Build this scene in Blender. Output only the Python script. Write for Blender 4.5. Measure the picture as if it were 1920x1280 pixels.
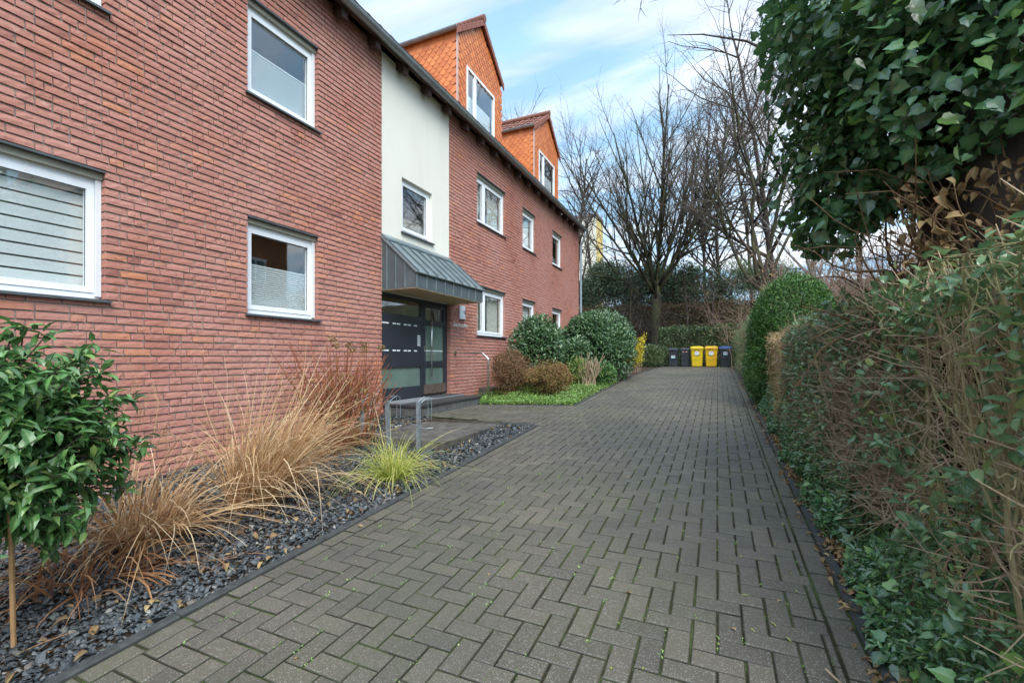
import bpy, math, random
import numpy as np
from mathutils import Vector

for o in list(bpy.data.objects):
    bpy.data.objects.remove(o)
SC = bpy.context.scene
COL = SC.collection

# ------------------------------------------------------------------ camera, sky, sun, exposure
cam = bpy.data.cameras.new("camera")
cam.lens = 16.0
cam.sensor_width = 36.0
cam.shift_y = 30 / 1920
cam.clip_start = 0.05
cam.clip_end = 600
cam_o = bpy.data.objects.new("camera", cam)
cam_o.location = (0, 0, 0)
cam_o.rotation_euler = (math.radians(90), 0, math.radians(24.3))
COL.objects.link(cam_o)
SC.camera = cam_o

SUN_EL, SUN_AZ = math.radians(48), math.radians(138)      # azimuth clockwise from +Y
W = bpy.data.worlds.new("World")
SC.world = W
W.use_nodes = True
nt = W.node_tree
nt.nodes.clear()
def wn(t, **k):
    n = nt.nodes.new(t)
    for a, b in k.items():
        setattr(n, a, b)
    return n
out = wn('ShaderNodeOutputWorld')
bg = wn('ShaderNodeBackground')
sky = wn('ShaderNodeTexSky', sky_type='NISHITA', sun_disc=False, sun_elevation=SUN_EL, sun_rotation=SUN_AZ,
         air_density=1.0, dust_density=0.6, ozone_density=2.0)
tc = wn('ShaderNodeTexCoord')
sep = wn('ShaderNodeSeparateXYZ')
nt.links.new(tc.outputs['Generated'], sep.inputs[0])
def wmath(op, a, b=None):
    n = wn('ShaderNodeMath', operation=op)
    for i, s in enumerate((a, b)):
        if s is None: continue
        if isinstance(s, (int, float)): n.inputs[i].default_value = s
        else: nt.links.new(s, n.inputs[i])
    return n.outputs[0]
zz = wmath('ADD', wmath('MAXIMUM', sep.outputs[2], 0.0), 0.22)
px, py = wmath('DIVIDE', sep.outputs[0], zz), wmath('DIVIDE', sep.outputs[1], zz)
cmb = wn('ShaderNodeCombineXYZ')
nt.links.new(px, cmb.inputs[0]); nt.links.new(py, cmb.inputs[1])
mp = wn('ShaderNodeMapping')
mp.inputs['Rotation'].default_value = (0, 0, math.radians(-20))
mp.inputs['Scale'].default_value = (0.55, 1.7, 1)
nt.links.new(cmb.outputs[0], mp.inputs[0])
nz = wn('ShaderNodeTexNoise')
nz.inputs['Scale'].default_value = 1.7; nz.inputs['Detail'].default_value = 7; nz.inputs['Roughness'].default_value = 0.55
nz.inputs['Distortion'].default_value = 0.6
nt.links.new(mp.outputs[0], nz.inputs['Vector'])
rp = wn('ShaderNodeValToRGB')
rp.color_ramp.elements[0].position = 0.38; rp.color_ramp.elements[0].color = (.62, .62, .62, 1)
rp.color_ramp.elements[1].position = 0.66; rp.color_ramp.elements[1].color = (.97, .97, .97, 1)
nt.links.new(nz.outputs[0], rp.inputs[0])
# towards the horizon the cloud layer closes up
hz = wmath('SUBTRACT', 1.0, wmath('MULTIPLY', wmath('MAXIMUM', sep.outputs[2], 0.0), 2.2))
hz = wmath('MULTIPLY', wmath('MAXIMUM', hz, 0.0), 0.75)
fac = wmath('MINIMUM', wmath('ADD', rp.outputs[0], hz), 1.0)
nz2 = wn('ShaderNodeTexNoise')
nz2.inputs['Scale'].default_value = 2.1; nz2.inputs['Detail'].default_value = 6; nz2.inputs['Distortion'].default_value = .5
nt.links.new(mp.outputs[0], nz2.inputs['Vector'])
cr = wn('ShaderNodeValToRGB')
cr.color_ramp.elements[0].position = 0.42; cr.color_ramp.elements[0].color = (1.75, 2.95, 4.15, 1)
cr.color_ramp.elements[1].position = 0.60; cr.color_ramp.elements[1].color = (3.9, 4.2, 4.55, 1)
nt.links.new(nz2.outputs[0], cr.inputs[0])
mx = wn('ShaderNodeMix', data_type='RGBA')
nt.links.new(fac, mx.inputs[0]); nt.links.new(sky.outputs[0], mx.inputs[6]); nt.links.new(cr.outputs[0], mx.inputs[7])
dt = wn('ShaderNodeVectorMath', operation='DOT_PRODUCT')  # added brightening of the sky overhead, outside the view, lights hedge and facade
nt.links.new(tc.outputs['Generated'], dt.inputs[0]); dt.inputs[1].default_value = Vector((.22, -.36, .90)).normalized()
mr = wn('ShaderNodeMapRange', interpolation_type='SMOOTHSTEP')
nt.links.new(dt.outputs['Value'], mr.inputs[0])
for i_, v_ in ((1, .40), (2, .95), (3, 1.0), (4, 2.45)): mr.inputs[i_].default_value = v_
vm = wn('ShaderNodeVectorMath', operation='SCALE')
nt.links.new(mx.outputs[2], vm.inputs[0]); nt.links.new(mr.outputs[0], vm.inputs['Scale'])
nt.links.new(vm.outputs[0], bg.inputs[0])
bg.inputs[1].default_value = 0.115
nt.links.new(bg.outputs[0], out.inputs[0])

sun = bpy.data.lights.new("sun", 'SUN')
sun.energy = 1.5
sun.angle = math.radians(40)
sun.color = (1.0, 0.96, 0.9)
sun_o = bpy.data.objects.new("sun", sun)
sd = Vector((math.sin(SUN_AZ) * math.cos(SUN_EL), math.cos(SUN_AZ) * math.cos(SUN_EL), math.sin(SUN_EL)))
sun_o.rotation_euler = sd.to_track_quat('Z', 'Y').to_euler()
sun_o.location = (0, 0, 40)
COL.objects.link(sun_o)

SC.view_settings.view_transform = 'Standard'
SC.view_settings.look = 'None'
SC.view_settings.gamma = 1
SC.view_settings.exposure = 1.42
SC.cycles.max_bounces = 8
SC.cycles.transparent_max_bounces = 12

# ------------------------------------------------------------------ materials
class MT:
    """small node-graph writer"""
    def __init__(s, name):
        s.m = bpy.data.materials.new(name); s.m.use_nodes = True
        s.t = s.m.node_tree; s.t.nodes.clear()
        s.o = s.t.nodes.new('ShaderNodeOutputMaterial')
        s._tc = None
    def n(s, t, ins=None, **k):
        n = s.t.nodes.new(t)
        for a, b in k.items(): setattr(n, a, b)
        for a, b in (ins or {}).items(): s.set(n.inputs[a], b)
        return n
    def set(s, i, v):
        if isinstance(v, bpy.types.NodeSocket): s.t.links.new(v, i)
        elif isinstance(v, tuple) and len(v) == 3 and i.type == 'RGBA': i.default_value = (*v, 1)
        else: i.default_value = v
    def co(s):
        if not s._tc: s._tc = s.t.nodes.new('ShaderNodeTexCoord')
        return s._tc.outputs['Object']
    def noise(s, scale, detail=4, rough=.55, vec=None, dist=0):
        return s.n('ShaderNodeTexNoise', {'Vector': vec or s.co(), 'Scale': scale, 'Detail': detail, 'Roughness': rough, 'Distortion': dist}).outputs[0]
    def vor(s, scale, vec=None, feature='F1', out='Distance'):
        return s.n('ShaderNodeTexVoronoi', {'Vector': vec or s.co(), 'Scale': scale}, feature=feature).outputs[out]
    def scaled(s, sc):
        return s.n('ShaderNodeMapping', {'Vector': s.co(), 'Scale': sc}).outputs[0]
    def attr(s, name='rnd'):
        return s.n('ShaderNodeAttribute', attribute_name=name).outputs['Fac']
    def ramp(s, fac, stops, interp='LINEAR'):
        r = s.n('ShaderNodeValToRGB', {'Fac': fac}); e = r.color_ramp.elements
        r.color_ramp.interpolation = interp
        while len(e) < len(stops): e.new(.5)
        for el, (p, c) in zip(e, stops):
            el.position = p; el.color = (*c, 1) if isinstance(c, tuple) else (c, c, c, 1)
        return r.outputs[0]
    def mix(s, f, a, b, blend='MIX'):
        n = s.n('ShaderNodeMix', data_type='RGBA', blend_type=blend)
        s.set(n.inputs[0], f); s.set(n.inputs[6], a); s.set(n.inputs[7], b)
        return n.outputs[2]
    def math(s, op, a, b=0.0):
        n = s.n('ShaderNodeMath', operation=op); s.set(n.inputs[0], a); s.set(n.inputs[1], b)
        return n.outputs[0]
    def bump(s, h, strength=.5, dist=.01, nrm=None):
        n = s.n('ShaderNodeBump', {'Height': h, 'Strength': strength, 'Distance': dist})
        if nrm: s.t.links.new(nrm, n.inputs['Normal'])
        return n.outputs[0]
    def pbr(s, col, rough=.6, metal=0., bump=None, spec=.5, trans=None):
        p = s.n('ShaderNodeBsdfPrincipled', {'Base Color': col, 'Roughness': rough, 'Metallic': metal, 'Specular IOR Level': spec})
        if bump: s.t.links.new(bump, p.inputs['Normal'])
        r = p.outputs[0]
        if trans:
            tr = s.n('ShaderNodeBsdfTranslucent', {'Color': col})
            r = s.n('ShaderNodeMixShader', {0: trans, 1: r, 2: tr.outputs[0]}).outputs[0]
        s.t.links.new(r, s.o.inputs[0])
        return s.m

def plain(name, c, rough=.5, metal=0., vary=.12, scale=8., bmp=.05, spec=.5):
    m = MT(name)
    f = m.noise(scale, 5, .6)
    lo = tuple(x * (1 - vary) for x in c); hi = tuple(min(1, x * (1 + vary)) for x in c)
    col = m.ramp(f, [(.3, lo), (.7, hi)])
    return m.pbr(col, m.ramp(f, [(.3, max(.02, rough - .08)), (.7, min(1., rough + .08))]), metal,
                 m.bump(m.noise(scale * 12, 3), bmp, .004) if bmp else None, spec)

def leafmat(name, stops, rough=.35, trans=.22, spec=.5):
    m = MT(name)
    r = m.attr()
    col = m.ramp(r, stops)
    a = m.attr('aux')
    col = m.mix(m.math('MULTIPLY', a, .35), col, (.30, .36, .14))
    return m.pbr(col, rough, 0, None, spec, trans)

def barkmat(name, c1, c2, moss=None, scale=9):
    m = MT(name)
    v = m.scaled((1, 1, .25))
    f = m.noise(scale, 6, .65, v)
    col = m.ramp(f, [(.3, c1), (.7, c2)])
    if moss:
        col = m.mix(m.ramp(m.noise(2.2, 4), [(.45, 0.), (.62, .85)]), col, moss)
    return m.pbr(col, .85, 0, m.bump(f, .6, .02), .3)

def mat_brick():
    m = MT('brick')
    r = m.attr()
    base = m.ramp(r, [(0, (.25, .092, .068)), (.2, (.345, .132, .092)), (.45, (.40, .160, .106)), (.65, (.42, .178, .128)), (.8, (.45, .200, .148)), (.9, (.47, .182, .100)), (1, (.50, .200, .095))])
    n1 = m.noise(30, 6, .65)
    base = m.mix(m.ramp(n1, [(.35, .0), (.72, .55)]), base, (.29, .12, .096))
    big = m.noise(.7, 4)
    base = m.mix(m.ramp(big, [(.35, .0), (.72, .55)]), base, (.47, .26, .215))
    # bleached bloom on single patches
    base = m.mix(m.ramp(m.noise(5, 5, .7), [(.60, .0), (.80, .55)]), base, (.56, .43, .37))
    base = m.mix(m.ramp(m.noise(1.6, 5, .7, m.scaled((1, 1.3, .22))), [(.58, 0.), (.78, .35)]), base, (.20, .085, .065))
    v = m.scaled((40, 9, 28))
    crease = m.ramp(m.n('ShaderNodeTexNoise', {'Vector': v, 'Scale': 1.0, 'Detail': 5, 'Roughness': .6, 'Distortion': 1.5}).outputs[0], [(.33, 0.), (.42, 1.)])
    base = m.mix(m.math('MULTIPLY', m.math('SUBTRACT', 1.0, crease), .55), base, (.16, .05, .04))
    h = m.math('ADD', m.math('MULTIPLY', crease, .6), m.noise(90, 5, .7))
    return m.pbr(base, .85, 0, m.bump(h, .38, .004), .25)

def mat_mortar():
    m = MT('mortar')
    n = m.noise(40, 6, .7)
    return m.pbr(m.ramp(n, [(.3, (.32, .295, .255)), (.7, (.54, .50, .44))]), .95, 0, m.bump(n, .8, .005), .2)

def mat_paver():
    m = MT('concrete_paver')
    r = m.attr()
    base = m.ramp(r, [(0, (.056, .046, .034)), (.3, (.070, .058, .042)), (.7, (.086, .072, .050)), (1, (.108, .090, .060))])
    n = m.noise(70, 6, .75)
    base = m.mix(m.ramp(n, [(.35, 0.), (.7, .6)]), base, (.118, .100, .074))
    # pale aggregate
    d = m.vor(150); w = m.vor(150, out='Color')
    sp = m.math('MULTIPLY', m.ramp(d, [(.24, 1.), (.42, 0.)]), m.ramp(m.n('ShaderNodeSeparateColor', {0: w}).outputs[0], [(.42, 0.), (.80, 1.)]))
    base = m.mix(m.math('MULTIPLY', sp, .75), base, (.38, .35, .29))
    # algae film
    al = m.math('MULTIPLY', m.ramp(m.noise(.8, 5, .6), [(.42, 0.), (.68, .7)]), m.ramp(m.noise(14, 5, .7), [(.4, .15), (.65, 1.)]))
    base = m.mix(al, base, (.078, .086, .036))
    base = m.mix(m.ramp(m.noise(.55, 5, .6), [(.42, 0.), (.62, .45)]), base, (.050, .047, .042))
    base = m.mix(m.math('MULTIPLY', m.ramp(m.attr('aux'), [(.15, 0.), (.8, 1.)]), .78), base, m.ramp(m.noise(3, 5, .7), [(.45, (.012, .010, .007)), (.66, (.040, .052, .014))]))
    wet = m.noise(1.3, 5, .6)
    return m.pbr(base, m.ramp(wet, [(.35, .42), (.65, .75)]), 0, m.bump(m.noise(160, 5, .75), .55, .004), .5)

def mat_joint():
    m = MT('moss_joint')
    n = m.noise(2.5, 6, .7)
    col = m.ramp(n, [(.38, (.018, .015, .010)), (.50, (.040, .042, .014)), (.60, (.085, .125, .024)), (.8, (.12, .18, .03))])
    f = m.noise(60, 4, .7)
    return m.pbr(m.mix(m.ramp(f, [(.4, 0.), (.65, .6)]), col, (.03, .025, .018)), .95, 0, m.bump(f, 1., .01), .2)

def mat_gravel():
    m = MT('slate_chips')
    r = m.attr()
    col = m.ramp(r, [(0, (.012, .014, .015)), (.3, (.024, .028, .030)), (.6, (.044, .050, .052)), (.8, (.072, .078, .075)), (.9, (.095, .10, .085)), (.95, (.12, .08, .055)), (1, (.28, .26, .22))])
    n = m.noise(80, 5, .7)
    return m.pbr(m.mix(m.ramp(n, [(.4, 0.), (.7, .5)]), col, (.10, .115, .12)), m.ramp(n, [(.3, .35), (.7, .7)]), 0, m.bump(n, .5, .003), .5)

def mat_soil(name='soil', c1=(.02, .014, .009), c2=(.07, .05, .032), green=None):
    m = MT(name)
    n = m.noise(14, 7, .7)
    col = m.ramp(n, [(.3, c1), (.7, c2)])
    if green: col = m.mix(m.ramp(m.noise(1.2, 5), [(.4, 0.), (.6, .8)]), col, green)
    return m.pbr(col, .95, 0, m.bump(n, 1., .03), .2)

def mat_stucco():
    m = MT('stucco')
    n = m.noise(120, 4, .7)
    big = m.noise(1.2, 5, .6, m.scaled((1, 1, .35)))
    col = m.mix(m.ramp(big, [(.4, 0.), (.75, .6)]), (.73, .705, .60), (.62, .59, .48))
    return m.pbr(col, .95, 0, m.bump(m.math('ADD', n, m.math('MULTIPLY', m.noise(35, 3, .6, m.scaled((1, 1.6, .6))), .7)), .7, .006), .2)

def mat_glass(name, tint=(.96, .975, .965)):
    m = MT(name)
    fc = m.n('ShaderNodeLayerWeight', {'Blend': .5}).outputs['Facing']
    f = m.math('MINIMUM', m.math('ADD', m.math('MULTIPLY', m.math('POWER', fc, 4.0), .85), .12), 1.0)
    tr = m.n('ShaderNodeBsdfTransparent', {'Color': tint}).outputs[0]
    bmp = m.bump(m.noise(1.3, 2, .5), .06, .02)
    gl = m.n('ShaderNodeBsdfGlossy', {'Color': (1, 1, 1), 'Roughness': .015, 'Normal': bmp}).outputs[0]
    s = m.n('ShaderNodeMixShader', {0: f, 1: tr, 2: gl}).outputs[0]
    m.t.links.new(s, m.o.inputs[0])
    return m.m

def mat_satin_glass():
    m = MT('satin_glass')
    v = m.scaled((1, 1, 1))
    n = m.noise(1.5, 4)
    col = m.ramp(n, [(.3, (.10, .15, .125)), (.7, (.15, .21, .175))])
    p = m.n('ShaderNodeBsdfPrincipled', {'Base Color': col, 'Roughness': .22, 'Specular IOR Level': .7})
    m.t.links.new(p.outputs[0], m.o.inputs[0])
    return m.m

def mat_tile(name, cols, rough=.45):
    m = MT(name)
    col = m.ramp(m.attr(), cols)
    n = m.noise(25, 5, .6)
    col = m.mix(m.ramp(n, [(.45, 0.), (.8, .3)]), col, (.24, .09, .05))
    return m.pbr(col, rough, 0, m.bump(n, .15, .004), .4)

MAT = dict(
    brick=mat_brick(), mortar=mat_mortar(), paver=mat_paver(), joint=mat_joint(), gravel=mat_gravel(),
    soil=mat_soil(), lawn=mat_soil('rough_ground', (.018, .016, .008), (.06, .05, .028), (.04, .055, .015)),
    stucco=mat_stucco(), glass=mat_glass('window_glass'), satin=mat_satin_glass(),
    white=plain('white_upvc', (.80, .82, .82), .35, vary=.04, bmp=.02),
    rail=plain('white_rail', (.70, .72, .72), .4, vary=.05, bmp=.02),
    grey=plain('anthracite_sill', (.095, .105, .11), .45, .3, .15),
    olive=plain('shutter_box', (.36, .34, .26), .6),
    dark=plain('dark_interior', (.05, .045, .04), .9),
    blind=plain('blind_fabric', (.78, .81, .81), .8, vary=.03),
    curtain=plain('curtain_fabric', (.62, .62, .56), .9, vary=.08),
    anth=plain('anthracite_door', (.030, .034, .044), .42, .1, .08, 3),
    steel=plain('brushed_steel', (.62, .62, .60), .28, 1., .08),
    galv=plain('galvanised_steel', (.34, .40, .43), .45, .7, .2, 30),
    zinc=plain('zinc_sheet', (.105, .125, .13), .5, .35, .14, 5),
    zincl=plain('zinc_roof_sheet', (.22, .27, .275), .38, .45, .14, 5),
    gutter=plain('zinc_gutter', (.27, .30, .305), .42, .45, .2, 6),
    soffit=plain('soffit_board', (.42, .34, .21), .8),
    eave=plain('dark_timber', (.055, .026, .018), .7, vary=.3, scale=14, bmp=.3),
    kick=plain('kick_plate', (.20, .15, .12), .4, .5, .3, 12),
    stone=plain('step_stone', (.040, .039, .038), .55, vary=.35, scale=16, bmp=.3),
    slabtop=plain('granite_threshold', (.19, .20, .205), .6, vary=.2, scale=40, bmp=.2),
    conc=plain('concrete_slab', (.080, .070, .056), .8, vary=.55, scale=7, bmp=.5),
    kerb=plain('kerb_stone', (.040, .041, .038), .75, vary=.4, scale=18, bmp=.5),
    tile=mat_tile('clay_cladding', [(0, (.50, .135, .035)), (.5, (.60, .175, .045)), (1, (.68, .22, .06))]),
    rooft=mat_tile('roof_tile', [(0, (.11, .055, .04)), (.5, (.20, .085, .055)), (1, (.27, .12, .08))], .7),
    verge=mat_tile('verge_tile', [(0, (.22, .07, .045)), (1, (.28, .09, .055))], .55),
    pale=plain('pale_render', (.62, .58, .46), .9, vary=.1, scale=.6),
    yellow=plain('yellow_render', (.60, .45, .15), .9, vary=.12, scale=.8),
    binblack=plain('grey_bin_plastic', (.032, .036, .042), .5, vary=.2),
    binyel=plain('yellow_bin_plastic', (.72, .50, .010), .45, vary=.08),
    binyel2=plain('amber_bin_plastic', (.74, .43, .008), .45, vary=.08),
    binblue=plain('blue_lid_plastic', (.010, .085, .25), .45, vary=.1),
    rubber=plain('rubber', (.015, .015, .015), .8),
    sticker=plain('white_sticker', (.75, .80, .80), .5, vary=.05),
    teal=plain('teal_sticker', (.03, .30, .30), .5, vary=.1),
    red=plain('red_sticker', (.55, .03, .03), .5, vary=.1),
    ink=plain('black_ink', (.012, .013, .016), .5, vary=.1),
    letter=plain('metal_letter', (.78, .70, .64), .4, .0, .05),
    plate=plain('house_number_plate', (.70, .74, .78), .4, vary=.06),
    wire=plain('green_wire', (.012, .045, .03), .5),
    stake=plain('bamboo_stake', (.30, .17, .07), .6, vary=.25, scale=20),
)
LM = dict(
    laurel=leafmat('laurel_leaf', [(0, (.018, .075, .020)), (.4, (.035, .14, .034)), (.75, (.065, .22, .050)), (.93, (.14, .30, .07)), (1, (.22, .26, .06))], .28),
    bush=leafmat('cherry_laurel_leaf', [(0, (.018, .060, .028)), (.5, (.038, .115, .052)), (.9, (.075, .18, .075)), (1, (.13, .25, .08))], .24),
    ivy=leafmat('ivy_leaf', [(0, (.018, .065, .030)), (.45, (.038, .130, .048)), (.8, (.075, .205, .070)), (1, (.17, .31, .06))], .24, .25, .7),
    ivyfar=leafmat('ivy_hedge_leaf', [(0, (.018, .045, .018)), (.5, (.035, .085, .030)), (.8, (.07, .13, .04)), (.93, (.17, .21, .07)), (1, (.38, .36, .12))], .3),
    privet=leafmat('privet_leaf', [(0, (.034, .095, .042)), (.5, (.072, .175, .075)), (.85, (.16, .28, .13)), (1, (.32, .36, .11))], .24),
    yew=leafmat('yew_needle', [(0, (.020, .070, .012)), (.5, (.048, .14, .022)), (.85, (.09, .20, .032)), (1, (.15, .25, .04))], .5, .15),
    conifer=leafmat('conifer_leaf', [(0, (.045, .090, .036)), (.5, (.095, .165, .070)), (.85, (.17, .25, .12)), (1, (.30, .26, .14))], .6, .2),
    tan=leafmat('dry_beech_leaf', [(0, (.18, .095, .040)), (.5, (.38, .22, .090)), (.85, (.52, .33, .15)), (1, (.20, .22, .06))], .7, .25),
    rust=leafmat('rusty_leaf', [(0, (.055, .018, .014)), (.5, (.12, .038, .026)), (.85, (.19, .075, .045)), (1, (.07, .08, .03))], .7, .2),
    azalea=leafmat('bronze_azalea_leaf', [(0, (.10, .030, .012)), (.35, (.23, .075, .022)), (.65, (.34, .135, .036)), (.85, (.22, .14, .030)), (1, (.22, .22, .04))], .5),
    azalea2=leafmat('red_azalea_leaf', [(0, (.08, .018, .010)), (.5, (.19, .048, .026)), (.85, (.28, .095, .042)), (1, (.12, .085, .022))], .5),
    cover=leafmat('groundcover_leaf', [(0, (.07, .17, .025)), (.5, (.16, .32, .05)), (.85, (.28, .46, .09)), (1, (.45, .55, .18))], .4, .3),
    lime=leafmat('lime_leaf', [(0, (.06, .13, .02)), (.6, (.15, .25, .035)), (1, (.33, .36, .06))], .45),
    flower=leafmat('yellow_blossom', [(0, (.55, .42, .01)), (1, (.85, .70, .02))], .6, .3),
    dead=leafmat('dead_leaf', [(0, (.09, .032, .015)), (.5, (.24, .105, .045)), (.85, (.40, .21, .09)), (1, (.48, .32, .16))], .75, .2),
    rhodo=leafmat('evergreen_leaf', [(0, (.018, .048, .026)), (.5, (.042, .092, .050)), (.85, (.085, .16, .085)), (1, (.18, .25, .14))], .35),
    drygrass=leafmat('dry_grass_blade', [(0, (.20, .09, .034)), (.3, (.42, .23, .10)), (.65, (.62, .42, .22)), (1, (.78, .62, .40))], .7, .3),
    sedge=leafmat('sedge_blade', [(0, (.14, .22, .02)), (.35, (.36, .42, .06)), (.7, (.62, .60, .17)), (1, (.68, .56, .24))], .55, .3),
    rustgrass=leafmat('rust_grass_blade', [(0, (.14, .05, .020)), (.5, (.28, .12, .045)), (1, (.44, .24, .10))], .75, .2),
)
BK = dict(
    main=barkmat('mossy_bark', (.020, .016, .011), (.060, .048, .032), (.060, .066, .018)),
    dark=barkmat('dark_bark', (.020, .014, .010), (.065, .046, .033)),
    twig=barkmat('twig_bark', (.045, .034, .028), (.12, .092, .076)),
    birch=barkmat('birch_bark', (.12, .11, .095), (.34, .32, .29)),
    privet=barkmat('privet_stem', (.17, .135, .07), (.38, .31, .17), (.24, .23, .09), 20),
    tan=barkmat('tan_twig', (.20, .14, .085), (.42, .31, .20), None, 25),
    rust=barkmat('rust_stem', (.14, .042, .020), (.32, .115, .048), None, 25),
    pinkt=barkmat('thicket_twig', (.12, .075, .055), (.27, .18, .135), None, 25),
    vine=barkmat('ivy_stem', (.06, .032, .017), (.20, .115, .055), None, 30),
)

# ------------------------------------------------------------------ mesh building
class MB:
    def __init__(s): s.v, s.f, s.m, s.r, s.a, s.n = [], [], [], [], [], 0
    def add(s, V, F, r=0.5, mi=0, a=0.0):
        V = np.asarray(V, float).reshape(-1, 3)
        n = len(V)
        if not isinstance(F, list): F = [F]
        for f in F:
            f = np.asarray(f, int)
            if f.ndim == 1: f = f[None]
            s.f.append(f + s.n); s.m.append(np.full(len(f), mi))
        s.v.append(V); s.n += n
        s.r.append(np.broadcast_to(np.asarray(r, float), (n,)).copy())
        s.a.append(np.broadcast_to(np.asarray(a, float), (n,)).copy())
    def box(s, x0, x1, y0, y1, z0, z1, r=.5, mi=0):
        V = [(x, y, z) for x in (x0, x1) for y in (y0, y1) for z in (z0, z1)]
        s.add(V, np.array([(0, 1, 3, 2), (4, 6, 7, 5), (0, 4, 5, 1), (2, 3, 7, 6), (0, 2, 6, 4), (1, 5, 7, 3)]), r, mi)
    def poly(s, pts, depth, r=.5, mi=0):
        """extruded polygon: pts Nx3, depth vector"""
        P = np.asarray(pts, float); n = len(P)
        V = np.vstack([P, P + np.asarray(depth, float)])
        F = [np.arange(n)[None], np.arange(2 * n - 1, n - 1, -1)[None]]
        q = np.array([(i, i + n, (i + 1) % n + n, (i + 1) % n) for i in range(n)])
        s.add(V, F + [q], r, mi)
    def build(s, name, mat, parent=None, origin=None, smooth=False, link=True):
        V = np.vstack(s.v) if s.v else np.zeros((0, 3))
        if origin is not None: V = V - np.asarray(origin, float)
        me = bpy.data.meshes.new(name)
        nl = sum(f.size for f in s.f); nf = sum(len(f) for f in s.f)
        me.vertices.add(len(V)); me.vertices.foreach_set('co', V.ravel())
        me.loops.add(nl); me.polygons.add(nf)
        me.loops.foreach_set('vertex_index', np.concatenate([f.ravel() for f in s.f]).astype(np.int32))
        tot = np.concatenate([np.full(len(f), f.shape[1]) for f in s.f]).astype(np.int32)
        st = np.concatenate([[0], np.cumsum(tot)[:-1]]).astype(np.int32)
        me.polygons.foreach_set('loop_start', st)
        me.polygons.foreach_set('material_index', np.concatenate(s.m).astype(np.int32))
        me.polygons.foreach_set('use_smooth', np.full(nf, smooth))
        at = me.attributes.new('rnd', 'FLOAT', 'POINT'); at.data.foreach_set('value', np.concatenate(s.r))
        at = me.attributes.new('aux', 'FLOAT', 'POINT'); at.data.foreach_set('value', np.concatenate(s.a))
        me.update(calc_edges=True)
        for m in (mat if isinstance(mat, (list, tuple)) else [mat]): me.materials.append(m)
        o = bpy.data.objects.new(name, me)
        if link: COL.objects.link(o)
        if parent: o.parent = parent
        elif origin is not None: o.location = tuple(origin)
        return o

def tag(o, label=None, cat=None, group=None, kind=None):
    if label: o['label'] = label
    if cat: o['category'] = cat
    if group: o['group'] = group
    if kind: o['kind'] = kind
    return o
def thing(name, loc, label, cat, group=None):
    o = bpy.data.objects.new(name, None); COL.objects.link(o)
    o.location = tuple(loc); o.empty_display_size = .2
    return tag(o, label, cat, group)
def copy_tree(o, parent=None):
    c = o.copy(); COL.objects.link(c); c.parent = parent
    for ch in list(o.children): copy_tree(ch, c)
    return c

def unit(v):
    v = np.asarray(v, float)
    return v / np.maximum(np.linalg.norm(v, axis=-1, keepdims=True), 1e-9)

def tubes(mb, polys, sides=4, r=None):
    """polys: list of (P[n,3], R[n]); grouped by point count"""
    groups = {}
    for i, (P, R) in enumerate(polys): groups.setdefault(len(P), []).append((P, R, .5 if r is None else r[i]))
    for n, L in groups.items():
        P = np.array([p for p, _, _ in L], float); R = np.array([q for _, q, _ in L], float); rr = np.array([q for _, _, q in L], float)
        T = np.gradient(P, axis=1); T = unit(T)
        mean = unit(P[:, -1] - P[:, 0])
        ref = np.where(np.abs(mean[:, 2:3]) < .8, np.array([[0., 0, 1]]), np.array([[1., 0, 0]]))
        A = unit(np.cross(T, ref[:, None, :])); B = np.cross(T, A)
        an = np.arange(sides) / sides * 2 * np.pi
        V = P[:, :, None] + R[:, :, None, None] * (A[:, :, None] * np.cos(an)[None, None, :, None] + B[:, :, None] * np.sin(an)[None, None, :, None])
        m = len(L)
        base = (np.arange(m) * n * sides)[:, None, None]
        i = np.arange(n - 1)[None, :, None] * sides; k = np.arange(sides)[None, None, :]; k2 = (k + 1) % sides
        F = np.stack([base + i + k, base + i + k2, base + i + sides + k2, base + i + sides + k], -1).reshape(-1, 4)
        caps = (np.arange(m)[:, None] * n * sides + (n - 1) * sides + np.arange(sides)[None])
        caps0 = (np.arange(m)[:, None] * n * sides + np.arange(sides)[None, ::-1])
        mb.add(V.reshape(-1, 3), [F, caps, caps0], np.repeat(rr, n * sides))

# leaf templates: x across, y along, z up (unit length)
def T_oval(w=.42, droop=.12, fold=.10):
    s = [0, .3, .68, 1]; hw = [0, w * .5, w * .42, 0]
    V = [(0, 0, 0), (-hw[1], .3, fold), (0, .3, 0), (hw[1], .3, fold), (-hw[2], .68, fold - droop * .5), (0, .68, -droop * .5), (hw[2], .68, fold - droop * .5), (0, 1, -droop * 1.6)]
    F3 = [(0, 2, 1), (0, 3, 2), (4, 5, 7), (5, 6, 7)]; F4 = [(1, 2, 5, 4), (2, 3, 6, 5)]
    return np.array(V, float), [np.array(F3), np.array(F4)], np.array([1, 0, 1, 0, 0, 1, 0, .6])
def T_quad(w=.5, fold=.12):
    V = [(0, 0, 0), (w * .5, .5, fold), (0, 1, -.05), (-w * .5, .5, fold)]
    return np.array(V, float), [np.array([(0, 1, 2), (0, 2, 3)])], np.zeros(4)
def T_ivy():
    o = [(0, 0), (.28, -.08), (.47, .12), (.41, .30), (.40, .50), (.20, .68), (0, 1.0), (-.20, .68), (-.40, .50), (-.41, .30), (-.47, .12), (-.28, -.08)]
    V = [(0, .28, -.02)] + [(x, y, .10 * abs(x) - .10 * max(0, y - .4)) for x, y in o]
    F = [(0, 1 + i, 1 + (i + 1) % 12) for i in range(12)]
    return np.array(V, float), [np.array(F)], np.array([.9] + [.5 if i in (0, 6) else 0 for i in range(12)])
OVAL, QUAD, IVY = T_oval(), T_quad(), T_ivy()
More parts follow.
